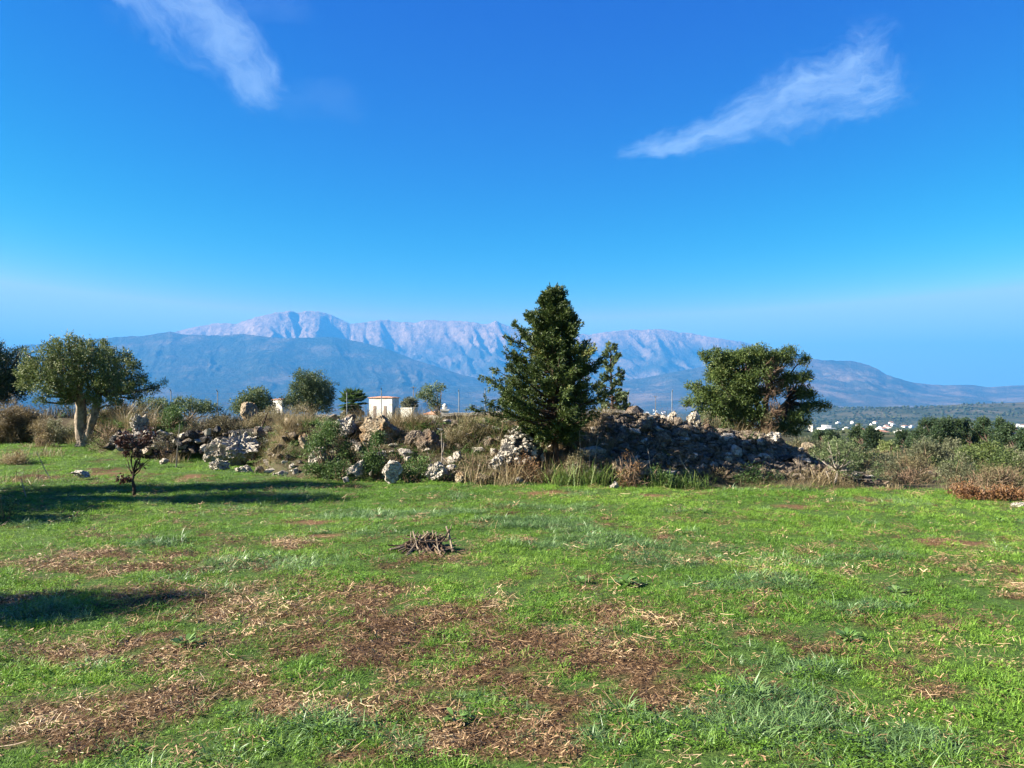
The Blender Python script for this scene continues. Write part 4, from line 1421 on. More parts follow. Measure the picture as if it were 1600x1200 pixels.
# ---- withered sapling
def sapling():
    Y = 13.2
    rg = np.random.default_rng(37)
    c = at(210, 769, Y); gz = H1(c[0], Y)
    th = thing('withered_sapling', (c[0], Y, gz), 'small withered sapling with curled brown leaves on the left grass', 'sapling')
    g = Geo()
    f = at(209, 741, Y)
    tube(g, [(c[0], Y, gz - .05), at(210, 762, Y), at(207, 750, Y), f], [.035, .028, .024, .022], 7)
    tips = [(196, 725), (201, 706), (207, 700), (213, 708), (223, 700), (238, 715), (246, 706), (228, 722), (194, 700), (217, 690), (205, 690), (230, 690)]
    ends = []
    for i, (a, b) in enumerate(tips):
        e = at(a, b, Y + rg.uniform(-.2, .2)); ends.append(e)
        limb(g, f + (0, 0, rg.uniform(-.05, .05)), e, .011, .004, rg, .16, 7, 5)
    limb(g, at(208, 752, Y), at(193, 746, Y), .012, .005, rg)
    ends += [at(193, 746, Y), at(196, 749, Y)]
    g.obj('trunk', MAT['bark_dark'], th, True)
    g = Geo()
    cl = [(196, 684, 10, 120), (232, 680, 12, 150), (222, 690, 9, 70), (200, 695, 7, 50), (198, 708, 4, 40), (214, 709, 4, 36), (245, 706, 4, 40), (186, 692, 4, 36), (190, 749, 6, 70), (199, 747, 5, 40), (262, 705, 2, 10), (221, 725, 5, 20)]
    for a, b, r_, n in cl:
        p = at(a, b, Y) + rg.normal(0, r_ / F * Y * .55, (n, 3))
        d = rg.normal(size=(n, 3)) + np.array((0, 0, -.9))
        leaves(g, p, d, rg.uniform(.04, .085, n), rg.uniform(.02, .04, n), np.clip(rg.normal(.45, .22, n), 0, 1), rg, .3)
    g.obj('withered_leaves', MAT['dead_leaf'], th)


sapling()

# ---- trees behind the banks
tree('olive_tree', 'tall rounded olive behind the bank left of the palm', 'tree', (490, 655), 46, [(486, 600, 20), (470, 612, 14), (503, 608, 16), (485, 622, 20), (505, 630, 14), (462, 630, 14), (478, 588, 9), (512, 620, 8), (452, 625, 8)],
     'olive_pale', (.14, .04), tw=17, m=15, trunk_r=.16, seed=41, brush=.12, base_z=-.3, depth=.8, tint0=.35)
tree('olive_tree', 'low bushy olive left of the tall rounded olive', 'tree', (392, 660), 44, [(400, 622, 14), (385, 630, 13), (412, 628, 11), (375, 638, 10), (395, 640, 14), (420, 636, 8)],
     'olive_pale', (.15, .05), tw=17, m=14, trunk_r=.13, seed=42, brush=.12, base_z=-.3)
tree('olive_tree', 'small feathery olive right of the white house', 'tree', (690, 662), 40, [(668, 612, 9), (682, 606, 7), (660, 620, 8), (675, 622, 9), (685, 632, 6), (690, 606, 4), (676, 634, 7)],
     'olive_pale', (.12, .04), tw=18, m=12, trunk_r=.06, seed=43, brush=.1, base_z=-.3, depth=.4)
tree('olive_tree', 'small grey green tree between house and feathery olive', 'tree', (641, 648), 162, [(638, 628, 7), (646, 631, 6), (632, 633, 5)], 'sage', (.45, .15), tw=4, m=14, trunk_r=.15, seed=44, brush=.25, base_z=-3)
tree('olive_tree', 'olive bush below the leftmost tall fence post', 'tree', (290, 660), 42, [(288, 630, 10), (302, 636, 12), (275, 640, 10), (320, 636, 9), (330, 642, 9)], 'olive_pale', (.14, .045), tw=17, m=13, trunk_r=.08, seed=45, brush=.1, base_z=-.2)
tree('olive_tree', 'pale bush tree right beside the left round olive', 'tree', (245, 665), 36, [(244, 632, 11), (258, 640, 12), (232, 642, 10), (228, 630, 8)], 'olive_pale', (.13, .04), tw=17, m=13, trunk_r=.08, seed=46, brush=.1, base_z=0)


def palm():
    Y = 70
    rg = np.random.default_rng(47)
    c = at(552, 668, Y)
    th = thing('palm_tree', (c[0], Y, c[2]), 'fan palm with shaggy skirt left of the white house', 'palm')
    g = Geo()
    hd = at(551, 630, Y)
    tube(g, [c - (0, 0, .3), at(551, 650, Y), hd], [.42, .38, .45], 9)
    g.obj('trunk', MAT['bark'], th, True)
    n = 60
    for i in range(n):
        g = Geo()
        az = i * 2.4; el = R(rg.uniform(-55, 80))
        d = np.array((math.cos(az) * math.cos(el), math.sin(az) * math.cos(el), math.sin(el)))
        Ls = rg.uniform(.6, .95)
        e = hd + d * Ls - (0, 0, .12 * Ls)
        tube(g, [hd, e], [.03, .02], 4)
        s = unit(np.cross(d, (0, 0, 1.0))); u = np.cross(s, d)
        k = 17
        a = np.linspace(-1.9, 1.9, k)
        D = d[None] * np.cos(a)[:, None] + s[None] * np.sin(a)[:, None] - np.array((0, 0, .18))
        leaves(g, np.repeat(e[None], k, 0), D, rg.uniform(.6, .9, k), .15, np.clip(rg.normal(.5 if el > -.3 else .3, .15, k), 0, 1), rg, .08)
        g.obj('frond', MAT['shrub'] if el > -.45 else MAT['brownscrub'], th)


palm()


# ---- pines and shrubs on the right
def rpine(label, px, top, bot, w, Y, seed, kind='pine'):
    rg = np.random.default_rng(seed)
    L = []
    k = 6
    for i in range(k):
        q = i / (k - 1)
        yy = top + (bot - top) * (.12 + .8 * q)
        ww = w * (.35 + .65 * math.sin(min(q * 1.25 + .25, 1.57)))
        for j in range(3):
            L.append((px + rg.uniform(-1, 1) * ww * .45, yy + rg.uniform(-3, 3), w * .22))
    tree('pine_tree', label, 'tree', (px, bot + 4), Y, L, kind, (.17, .05), tw=10, m=20, trunk_r=.12, barkm='bark_dark', seed=seed, brush=.11, depth=1.1, dup=2, base_z=H1((px - CX) / F * Y, Y), group='dark pines beyond the right scrub', tint0=.4)


rpine('dark pine left in the row of pines at right', 1462, 658, 700, 44, 62, 51)
rpine('low dark pine just above the young olive', 1350, 671, 700, 34, 60, 52)
rpine('small dark pine behind the right tip of the spreading tree', 1292, 674, 700, 26, 60, 53)
rpine('narrow double topped dark pine in middle of the right row', 1492, 655, 706, 30, 66, 54)
rpine('tall dark pine right of the narrow double topped one', 1522, 655, 706, 30, 64, 55)
rpine('broad dark pine in right row with flat top', 1546, 657, 712, 36, 60, 56)
rpine('dark rounded tree cut by the right picture edge', 1590, 668, 715, 44, 50, 57)
rpine('low dark pine between the two groups at right', 1418, 678, 700, 28, 70, 58)


def bush(name, label, px, top, bot, w, Y, mat, leaf, seed, tw=60, m=12, cat='shrub', twigs=None, brush=.05, tint0=.5, spread=1.0, up=.5, group=None, twig_mat='twig', twn=200, twl=.4):
    """a shrub rising from its foot; size in photo pixels"""
    rg = np.random.default_rng(seed)
    c = at(px, bot, Y)
    gz = H1(c[0], Y)
    th = thing(name, (c[0], Y, min(gz, c[2])), label, cat, group)
    hw, hz = w / 2 / F * Y, (bot - top) / F * Y
    k = max(4, int(w / 9))
    lob = []
    for i in range(k):
        q = rg.uniform(-1, 1)
        hh = (1 - .5 * q * q) * rg.uniform(.55, 1)
        r_ = min(hw, hz) * rg.uniform(.3, .48)
        lob.append((c[0] + q * (hw - r_ * .6), Y + rg.uniform(-.5, .5) * min(hw, .9), c[2] + max(hh * hz - r_, r_ * .4), r_, r_, r_ * 1.05))
    for i in range(k):
        q = rg.uniform(-1, 1)
        r_ = min(hw, hz) * rg.uniform(.25, .4)
        lob.append((c[0] + q * (hw - r_ * .4), Y - rg.uniform(0, .5) * min(hw, .9), c[2] + r_ * rg.uniform(.35, .9), r_, r_, r_ * .9))
    g = Geo()
    foot = np.array((c[0], Y, min(gz, c[2]) - .04))
    for l in lob:
        for _ in range(2):
            limb(g, foot + rg.normal(0, hw * .12, 3) * (1, 1, 0), np.array(l[:3]) + rg.normal(0, l[3] * .4, 3), .012 * Y / 16, .004 * Y / 16, rg, .15, 6, 4)
    if twigs:
        d = unit(rg.normal(size=(twn, 3)) + np.array((0, 0, 1.1)))
        p = foot + rg.normal(0, 1, (twn, 3)) * (hw * .42, hw * .3, 0) + np.array((0, 0, 1)) * (rg.uniform(0, .6, twn) * hz)[:, None]
        leaves(g, p, d, twl * hz * rg.uniform(.4, 1.2, twn), .011 * Y / 16, .5, rg, .05)
    g.obj('stems', MAT[twig_mat], th)
    g = Geo()
    lobe_crown(g, lob, rg, tw, leaf, m, brush, spread, up, tint0=tint0)
    g.obj('foliage', MAT[mat], th)
    return th


B = bush
B('green_shrub', 'dark green leafy shrub with pale rocks behind its left side', 515, 655, 742, 70, 15.9, 'shrub', (.055, .02), 61, 75, 14)
B('green_shrub', 'yellow green upright shrub above the dark leafy shrub', 500, 652, 690, 40, 17.0, 'shrub', (.05, .018), 62, 75, 10, tint0=.75)
B('green_shrub', 'grey green shrub below the long ochre boulder', 592, 675, 738, 62, 15.6, 'shrub', (.055, .018), 63, 70, 14, tint0=.45)
B('green_shrub', 'bright leafy plant growing before the tall grey block', 651, 690, 742, 42, 15.3, 'shrub', (.055, .02), 64, 75, 12, tint0=.7)
B('green_shrub', 'low dark plant filling the gap between two grass edge rocks', 640, 712, 745, 40, 15.2, 'shrub', (.05, .016), 65, 70, 12, tint0=.35)
B('dry_bush', 'large straw coloured bush left of the tall conifer', 735, 648, 712, 90, 17.0, 'brownscrub', (.05, .010), 66, 60, 14, cat='bush', twigs=1, tint0=.65)
B('dry_bush', 'pinkish brown twiggy bush under the straw coloured bush', 740, 695, 750, 60, 15.2, 'brownscrub', (.045, .009), 67, 50, 12, cat='bush', twigs=1, tint0=.5)
B('dry_bush', 'golden dry bush against the left side of the conifer', 790, 640, 676, 50, 17.2, 'dry_leaf', (.07, .008), 68, 50, 14, cat='bush', tint0=.45)
B('dry_bush', 'orange tinged dry weeds below the white stone pile', 822, 700, 755, 60, 14.8, 'rust', (.05, .012), 69, 36, 10, cat='bush', twigs=1, twig_mat='twig', tint0=.6)
B('dry_bush', 'red leaved dry weed beside the yellow lichened rock', 985, 700, 762, 40, 14.3, 'rust', (.05, .016), 70, 40, 9, cat='bush', twigs=1, tint0=.65)
B('dry_bush', 'pale brown grass bush between the conifer and the heap foot', 905, 700, 752, 60, 14.7, 'brownscrub', (.07, .009), 71, 46, 14, cat='bush', twigs=1, tint0=.6)
B('green_shrub', 'grey green weed at heap foot left of the dead branch', 1030, 725, 762, 50, 14.4, 'shrub', (.055, .014), 72, 60, 12, tint0=.5)
B('dry_bush', 'dry yellow bush on the heap crest left of the spreading tree', 1102, 640, 682, 52, 17.3, 'sage', (.05, .012), 73, 60, 14, cat='bush', twigs=1, tint0=.7)
B('dry_bush', 'hanging brown dead bush under the spreading tree', 1198, 645, 692, 34, 17.8, 'brownscrub', (.06, .007), 74, 60, 18, cat='bush', twigs=1, tint0=.4)
B('green_shrub', 'olive green low scrub at right end of the heap', 1235, 678, 712, 50, 20, 'sage', (.06, .02), 75, 55, 14, tint0=.35)
B('green_shrub', 'shaded dark scrub at the heap right foot', 1255, 725, 765, 60, 15.2, 'shrub', (.05, .016), 76, 60, 14, tint0=.35)
B('dry_bush', 'low brown cushion bush right of the young olive', 1330, 748, 772, 44, 14.3, 'brownscrub', (.05, .010), 77, 60, 14, cat='bush', twigs=1, tint0=.35)
B('green_shrub', 'grey green scrub directly behind the young olive', 1310, 690, 748, 90, 17.5, 'sage', (.07, .02), 78, 50, 16, tint0=.45)
B('green_shrub', 'rounded yellow green bush left of the brown thicket', 1390, 688, 738, 66, 25, 'olive', (.09, .03), 79, 34, 16, tint0=.6)
B('dry_bush', 'broad olive brown thicket at right below the pines', 1440, 684, 748, 120, 21, 'sage', (.08, .018), 80, 42, 18, cat='bush', twigs=1, tint0=.35)
B('dry_bush', 'grey twiggy dead bush with a bare dark branch at right', 1460, 722, 758, 66, 17.5, 'brownscrub', (.06, .010), 81, 36, 10, cat='bush', twigs=1, twig_mat='twig_grey', tint0=.5, twn=340)
B('green_shrub', 'tall olive green bush below the broad flat topped pine', 1545, 684, 742, 90, 25, 'olive', (.09, .028), 82, 32, 18, tint0=.5)
B('green_shrub', 'grey green bush below the left dark pine', 1490, 683, 728, 70, 30, 'sage', (.10, .03), 83, 28, 18, tint0=.5)
B('dry_bush', 'reddish bare twigged bush at right edge of the field', 1560, 718, 775, 90, 14.5, 'brownscrub', (.05, .010), 84, 46, 14, cat='bush', twigs=1, twn=700, tint0=.35)
B('bramble', 'rusty leaved bramble bank at far right of the field', 1550, 748, 790, 110, 12.6, 'rust', (.045, .026), 85, 60, 12, cat='bramble', twigs=1, twn=260, twl=.5, tint0=.5)
B('bramble', 'small rusty bramble left of the rusty bramble bank', 1500, 745, 776, 50, 13.3, 'rust', (.04, .022), 86, 46, 9, cat='bramble', twigs=1, tint0=.4)
B('dry_bush', 'low straw bush at the field edge below the brown thicket', 1400, 742, 768, 90, 15.6, 'sage', (.06, .011), 87, 40, 12, cat='bush', twigs=1, tint0=.45)
B('green_shrub', 'green yellow scrub between pines and right picture edge', 1598, 694, 730, 60, 27, 'sage', (.10, .03), 88, 30, 16, tint0=.6)
B('green_shrub', 'bright green bush right of the small dark pine', 1385, 688, 706, 34, 38, 'olive', (.12, .04), 89, 24, 16, tint0=.8)
B('green_shrub', 'broad green brown shrub on the left dry stone wall', 275, 628, 690, 80, 21.6, 'shrub', (.07, .02), 90, 50, 14, tint0=.5, twigs=1)
B('dry_bush', 'dark brown thicket along the shaded stone wall', 345, 648, 690, 90, 21.6, 'brownscrub', (.07, .014), 91, 50, 14, cat='bush', twigs=1, tint0=.3)
B('dry_bush', 'tangled brown brambles between the olive and the white rock', 178, 650, 702, 70, 22.0, 'brownscrub', (.06, .010), 92, 40, 12, cat='bush', twigs=1, twn=420, tint0=.3)
B('green_shrub', 'yellow green bush behind the olive stems', 92, 640, 695, 60, 26, 'sage', (.08, .02), 93, 40, 16, tint0=.7)
B('dry_bush', 'tall straw coloured bush at the left picture edge', 30, 622, 690, 90, 27, 'dry_leaf', (.13, .014), 94, 34, 18, cat='bush', tint0=.35)
B('dry_bush', 'straw coloured bush between the left edge and the olive', 62, 650, 710, 60, 24, 'dry_leaf', (.12, .012), 95, 30, 16, cat='bush', tint0=.4)
B('dry_bush', 'yellow brown bush with a leaning bare branch mid bank', 420, 630, 672, 70, 22.5, 'brownscrub', (.08, .012), 96, 46, 16, cat='bush', twigs=1, twn=420, tint0=.7)
B('dry_bush', 'yellow brown bush under the tall rounded olive', 476, 628, 668, 60, 22, 'brownscrub', (.08, .012), 97, 46, 16, cat='bush', twigs=1, tint0=.65)
B('green_shrub', 'grey green scrub between ochre rock and left fence post', 350, 640, 672, 60, 26, 'sage', (.09, .02), 98, 40, 14, tint0=.6)
B('green_shrub', 'light scrub in front of the palm', 545, 645, 672, 60, 24, 'sage', (.08, .02), 99, 40, 14, tint0=.65)
B('dry_bush', 'brown scrub right below the white house', 610, 650, 668, 60, 24, 'brownscrub', (.08, .014), 100, 40, 14, cat='bush', twigs=1, tint0=.5)
B('green_shrub', 'green brown scrub below the small feathery olive', 665, 645, 676, 70, 20, 'sage', (.07, .02), 101, 50, 14, tint0=.5)
B('dry_bush', 'reddish dry stems left of the long ochre boulder', 560, 655, 684, 26, 17.4, 'brownscrub', (.06, .009), 102, 40, 10, cat='bush', twigs=1, tint0=.4)
B('green_shrub', 'dark low bush in the shade at the left picture edge', 5, 762, 818, 50, 10.2, 'shrub', (.045, .012), 103, 60, 12, tint0=.35)
B('dry_bush', 'dry clump at the left picture edge above the shadow', 20, 700, 735, 70, 19, 'dry_leaf', (.12, .010), 104, 30, 14, cat='bush', tint0=.6)


B('green_shrub', 'dark green scrub between the grey rock and the long boulder', 560, 684, 724, 46, 16.2, 'shrub', (.055, .016), 201, 70, 13, tint0=.4)
B('dry_bush', 'brown undergrowth beneath the long ochre boulder', 615, 700, 745, 50, 15.9, 'brownscrub', (.05, .010), 202, 60, 13, cat='bush', twigs=1, tint0=.4)
B('green_shrub', 'low leafy growth left of the crusty pale rock', 530, 715, 750, 44, 15.5, 'shrub', (.05, .018), 203, 70, 13, tint0=.5)
B('green_shrub', 'low green growth under the broken grey stones at left bank', 455, 705, 738, 50, 17.0, 'shrub', (.05, .018), 204, 66, 13, tint0=.6)
B('dry_bush', 'tan dry growth at right of the tall grey block', 705, 665, 706, 40, 16.8, 'brownscrub', (.05, .010), 205, 60, 13, cat='bush', twigs=1, tint0=.65)
B('dry_bush', 'tan dry growth above the tall grey block', 640, 650, 684, 56, 18.0, 'brownscrub', (.05, .010), 206, 60, 13, cat='bush', twigs=1, tint0=.6)
B('green_shrub', 'green sprigs standing up before the small feathery olive', 655, 655, 690, 36, 18.4, 'shrub', (.05, .016), 207, 60, 11, tint0=.65)
B('dry_bush', 'dark brown growth at foot of the pale pitted rock', 700, 720, 752, 36, 15.2, 'brownscrub', (.05, .010), 208, 60, 12, cat='bush', twigs=1, tint0=.3)
B('dry_bush', 'dark dry weeds on the lower heap below the leaning stalk', 945, 705, 742, 50, 15.0, 'brownscrub', (.05, .008), 209, 46, 11, cat='bush', twigs=1, tint0=.25)
B('dry_bush', 'dark dry weeds low on the heap by the bare branch', 1105, 715, 756, 70, 14.9, 'brownscrub', (.05, .008), 210, 46, 11, cat='bush', twigs=1, tint0=.2)
B('green_shrub', 'shaded green weeds low on the right part of the heap', 1180, 722, 762, 80, 14.8, 'shrub', (.05, .014), 211, 46, 11, tint0=.35)
B('green_shrub', 'shaded green weeds below the middle of the heap', 1075, 735, 765, 60, 14.4, 'shrub', (.05, .014), 212, 50, 11, tint0=.4)
B('green_shrub', 'olive brown rounded shrub at left end of the right thicket', 1375, 705, 748, 56, 19.5, 'sage', (.07, .018), 213, 46, 14, tint0=.4)
B('green_shrub', 'olive brown rounded shrub right of the brown thicket', 1505, 692, 752, 66, 18, 'olive', (.07, .018), 214, 46, 14, tint0=.45)
B('green_shrub', 'dusty green shrub between thicket and reddish bush', 1478, 702, 745, 50, 20, 'olive', (.07, .02), 215, 46, 14, tint0=.35)
B('green_shrub', 'dusty green shrub high at the right edge behind the bramble', 1590, 705, 755, 60, 17, 'sage', (.07, .018), 216, 46, 14, tint0=.5)
B('dry_bush', 'olive brown shrub under the two small pines', 1348, 696, 730, 70, 27, 'brownscrub', (.09, .02), 217, 36, 14, cat='bush', tint0=.45)
B('green_shrub', 'olive green shrub over the rust coloured rock', 1262, 682, 706, 46, 24, 'sage', (.08, .02), 218, 40, 14, tint0=.4)
B('green_shrub', 'yellow green shrub under the double topped pine', 1440, 686, 716, 50, 33, 'olive', (.1, .03), 219, 28, 14, tint0=.7)
B('green_shrub', 'dark green shrub at the foot of the rounded olive', 480, 648, 664, 60, 30, 'shrub', (.09, .02), 220, 36, 12, tint0=.35)
B('green_shrub', 'olive brown bush at front of the right thicket beside the young olive', 1385, 706, 762, 60, 15.6, 'sage', (.055, .014), 231, 56, 14, tint0=.35)
B('green_shrub', 'brownish bush at front middle of the right thicket', 1428, 700, 760, 66, 15.8, 'brownscrub', (.055, .012), 232, 56, 14, twigs=1, tint0=.4)
B('green_shrub', 'olive bush behind the small rusty bramble', 1500, 698, 762, 70, 15.2, 'sage', (.055, .014), 233, 56, 14, tint0=.4)
B('green_shrub', 'tall dull green bush over the rusty bramble bank', 1570, 694, 760, 80, 15.4, 'olive', (.06, .016), 234, 50, 14, tint0=.35)
B('dry_bush', 'purplish bare twig bush left of the dead bush with dark branch', 1420, 722, 762, 40, 15.0, 'brownscrub', (.04, .008), 235, 40, 10, cat='bush', twigs=1, tint0=.2, twn=400)
B('green_shrub', 'grey green low shrub over the dark half of the shaded wall', 395, 668, 704, 60, 19.9, 'sage', (.06, .014), 236, 46, 12, tint0=.25)
B('dry_bush', 'dark dry shrub before the left wall right of the sapling', 262, 668, 702, 40, 20.2, 'brownscrub', (.06, .012), 237, 50, 12, cat='bush', twigs=1, tint0=.25)
B('dry_bush', 'brown scrub on the left stone wall near the upright rock', 205, 652, 676, 50, 22.5, 'brownscrub', (.07, .012), 221, 46, 12, cat='bush', twigs=1, tint0=.45)
B('dry_bush', 'dark scrub tangle over the middle of the shaded wall', 300, 655, 690, 60, 21.2, 'brownscrub', (.07, .012), 222, 46, 12, cat='bush', twigs=1, tint0=.22)
B('dry_bush', 'straw bush between round olive and ochre far rock', 432, 640, 662, 50, 28, 'dry_leaf', (.12, .012), 223, 34, 14, cat='bush', tint0=.4)


# ---- tall grass clumps along the foot of the banks
def clump(label, px, bot, h, w, Y, mat, seed, n=90, name='grass_clump', lean=.5):
    rg = np.random.default_rng(seed)
    c = at(px, bot, Y)
    gz = H1(c[0], Y)
    g = Geo()
    hw, hz = w / 2 / F * Y, h / F * Y
    P = np.stack([rg.normal(0, hw * .5, n), rg.normal(0, hw * .35, n), np.zeros(n)], -1)
    blades(g, P, rg.uniform(0, 6.28, n), rg.uniform(0, lean, n), hz * rg.uniform(.45, 1.15, n), .010 * rg.uniform(.6, 1.2, n), rg.uniform(0, .8, n), np.clip(rg.normal(.5, .25, n), 0, 1), rg)
    me = g.mesh(name)
    me.materials.append(MAT[mat])
    o = bpy.data.objects.new(name, me)
    COL.objects.link(o)
    o.location = (c[0], Y, gz - .02)
    return tag(o, label, 'grass clump')


clump('tall green grass clump below the white stone pile right side', 880, 758, 44, 60, 14.4, 'green_leaf', 111, 170)
clump('tall green grass clump left of the yellow lichened rock', 930, 758, 48, 60, 14.4, 'green_leaf', 112, 180)
clump('green grass clump at heap foot right of the red weed', 1035, 758, 36, 60, 14.3, 'green_leaf', 113, 150)
clump('yellowing grass clump below the heap middle', 1085, 760, 34, 46, 14.2, 'green_leaf', 114, 110)
clump('golden dry grass clump under the orange weeds', 800, 757, 50, 60, 14.6, 'dry_leaf', 115, 150)
clump('golden dry grass clump beside the pale brown grass bush', 858, 752, 48, 46, 14.7, 'dry_leaf', 116, 120)
clump('straw clump at the foot of the pinkish twiggy bush', 745, 758, 40, 50, 14.7, 'dry_leaf', 117, 110)
clump('dry grass clump at right foot of the young olive', 1290, 768, 40, 60, 14.5, 'dry_leaf', 118, 120)
clump('dry straw clump on the grass track at right', 1396, 762, 14, 36, 14.0, 'dry_leaf', 119, 80)
clump('straw clump before the left dry bushes', 75, 712, 26, 60, 20.5, 'dry_leaf', 120, 130)
clump('dry grass tuft beside the broken pale rock', 270, 704, 22, 30, 19.8, 'dry_leaf', 121, 70)
clump('fallen straw clump at the left edge of the grass', 25, 745, 22, 80, 15.0, 'dry_leaf', 122, 110, lean=1.2)
clump('dark green grass clump in the middle of the field', 1195, 907, 16, 40, 6.9, 'weed_clump' if 'weed_clump' in MAT else 'green_leaf', 123, 170)


def stalk(label, px, bot, tx, top, Y, r=.006, mat='twig_grey', forks=0, seed=0):
    rg = np.random.default_rng(seed + int(px))
    a, b = at(px, bot, Y), at(tx, top, Y)
    a[2] = min(a[2], H1(a[0], Y)) - .02
    g = Geo()
    p = limb(g, a, b, r, r * .5, rg, .05, 7, 5)
    for k in range(forks):
        q = p[rg.integers(2, 6)]
        limb(g, q, q + unit(rg.normal(size=3) + (0, 0, .5)) * np.linalg.norm(b - a) * .35, r * .6, r * .25, rg, .1, 5, 4)
    o = g.obj('dry_stalk', MAT[mat])
    return tag(o, label, 'stalk')


stalk('tall pale dry stalk leaning in the heap shade', 928, 705, 935, 668, 14.9, .008)
stalk('upright pair forming dry stalk left of the leaning one', 908, 712, 905, 664, 14.9, .008, forks=1)
stalk('thin dry stalk between the two tall stalks', 921, 702, 921, 684, 14.9, .006)
stalk('thin bent pole standing on grass before the left wall', 275, 706, 281, 662, 18.5, .014)
stalk('bare dead branch lying up against the dark heap', 1092, 738, 1062, 716, 14.6, .014, forks=4)
stalk('second bare dead branch at the heap foot', 1020, 722, 1012, 700, 14.6, .010, forks=3)
stalk('forked bare branch beside the bright leafy plant', 690, 720, 690, 676, 15.6, .016, forks=4)
stalk('grey crossing branch at the foot of the forked branch', 684, 712, 668, 706, 15.4, .012, forks=2)
stalk('dark leaning branch rising from the mid bank bush', 408, 664, 418, 645, 21.8, .03, 'bark_dark', forks=1)
stalk('dark bare branch inside the grey twiggy bush', 1460, 755, 1463, 733, 17.2, .03, 'bark_dark', forks=3)
stalk('pale leaning stick in the grass at left', 80, 728, 57, 706, 15.8, .012)
stalk('short white stick by the left shadow', 42, 764, 33, 748, 12.8, .01, forks=1)


# ------------------------------------------------------------------ stick pile in the field
def stick_pile():
    X, Y = gp(668, 861)
    rg = np.random.default_rng(77)
    gz = H1(X, Y)
    th = thing('stick_pile', (X, Y, gz), 'small pile of cut sticks lying in the open field', 'sticks')
    px2m = Y / F
    tones = []
    for k, (a, b) in enumerate((((.10, .065, .04), (.30, .21, .14)), ((.05, .035, .025), (.16, .11, .08)), ((.20, .15, .10), (.42, .33, .24)))):
        tones.append(bark_mat('cut stick bark ' + 'abc'[k], tuple(q * .7 for q in a), tuple(q * .7 for q in b), 30))

    def st(p0, p1, r, t=None):
        g = Geo()
        a, b = np.array((X + p0[0], Y + p0[1], gz + p0[2] * .82)), np.array((X + p1[0], Y + p1[1], gz + p1[2] * .82))
        limb(g, a, b, r, r * .7, rg, .09, 6, 6)
        g.obj('stick', tones[rg.integers(0, 3) if t is None else t], th)
    for i in range(44):
        a = rg.uniform(0, 2 * math.pi)
        q = rg.uniform(.16, .38)
        b = a + math.pi + rg.normal(0, .9)
        s = rg.uniform(.0, .2)
        st((q * math.cos(a) * 1.1, q * math.sin(a) * .7 - .04, rg.uniform(.0, .03)), (s * math.cos(b), s * math.sin(b) * .6, rg.uniform(.06, .22)), rg.uniform(.004, .014))
    for i in range(16):
        y0 = rg.uniform(-.2, .1); x0 = rg.uniform(-.22, .2)
        st((x0 * 1.2, y0 - .2, .0), (x0 * .35 + rg.normal(0, .06), y0 * .3 + .08, rg.uniform(.08, .22)), rg.uniform(.007, .015), 2 if i % 3 == 0 else None)
    for i in range(12):
        y0 = rg.uniform(-.2, .2)
        st((rg.uniform(-.3, 0), y0, .03 + .14 * rg.uniform()), (rg.uniform(0, .32), y0 + rg.normal(0, .15), .03 + .16 * rg.uniform()), rg.uniform(.005, .012))
    # long ones that stick out
    st((.28, -.16, 0.0), (.19, .10, .27), .013, 2)
    st((.08, -.15, .01), (.235, .03, .25), .014, 1)
    st((.20, .0, .10), (.25, .08, .30), .006, 2)
    st((-.18, .02, .1), (-.40, -.12, .01), .014, 1)
    st((-.12, .1, .07), (-.42, .0, .05), .012, 1)
    st((-.05, -.22, .0), (-.16, .05, .22), .012, 2)
    st((-.2, -.1, .02), (-.21, -.16, .10), .02, 0)


stick_pile()

# ---- broadleaf weeds standing out of the field
def rosette(label, px, py, w, seed, mat='clover', n=14, up=.9, flower=False):
    n = n * 2
    X, Y = gp(px, py)
    rg = np.random.default_rng(seed)
    g = Geo()
    a = rg.uniform(0, 6.28, n)
    D = np.stack([np.cos(a), np.sin(a), rg.uniform(.1, up, n)], -1)
    Lm = w / F * Y * .5
    P = np.zeros((n, 3)) + np.array((0, 0, .01)) + D * Lm * .25
    D = unit(D); sd = unit(np.cross(D, np.array([0, 0, 1.0]) + rg.normal(0, .2, (n, 3))))
    Lf = (Lm * rg.uniform(.25, .7, n))[:, None]
    ks = ((0, .04), (.3, .15), (.65, .17), (1, 0))
    vs = []
    for t, ww in ks[:3]:
        c = P + D * Lf * t - np.array((0, 0, 1)) * (t ** 2 * .25 * Lf)
        vs += [c - sd * Lf * ww, c + sd * Lf * ww]
    vs += [P + D * Lf - np.array((0, 0, .25)) * Lf]
    v = np.stack(vs, 1).reshape(-1, 3); b = np.arange(n)[:, None] * 7
    g.add(v, np.concatenate([b + np.array([[0, 1, 3, 2]]), b + np.array([[2, 3, 5, 4]])]), b + np.array([[4, 5, 6]]), np.repeat(np.clip(rg.normal(.5, .2, n), 0, 1), 7))
    me = g.mesh('weed'); me.materials.append(MAT[mat])
    o = bpy.data.objects.new('weed', me); COL.objects.link(o)
    o.location = (X, Y, H1(X, Y))
    return tag(o, label, 'weed')


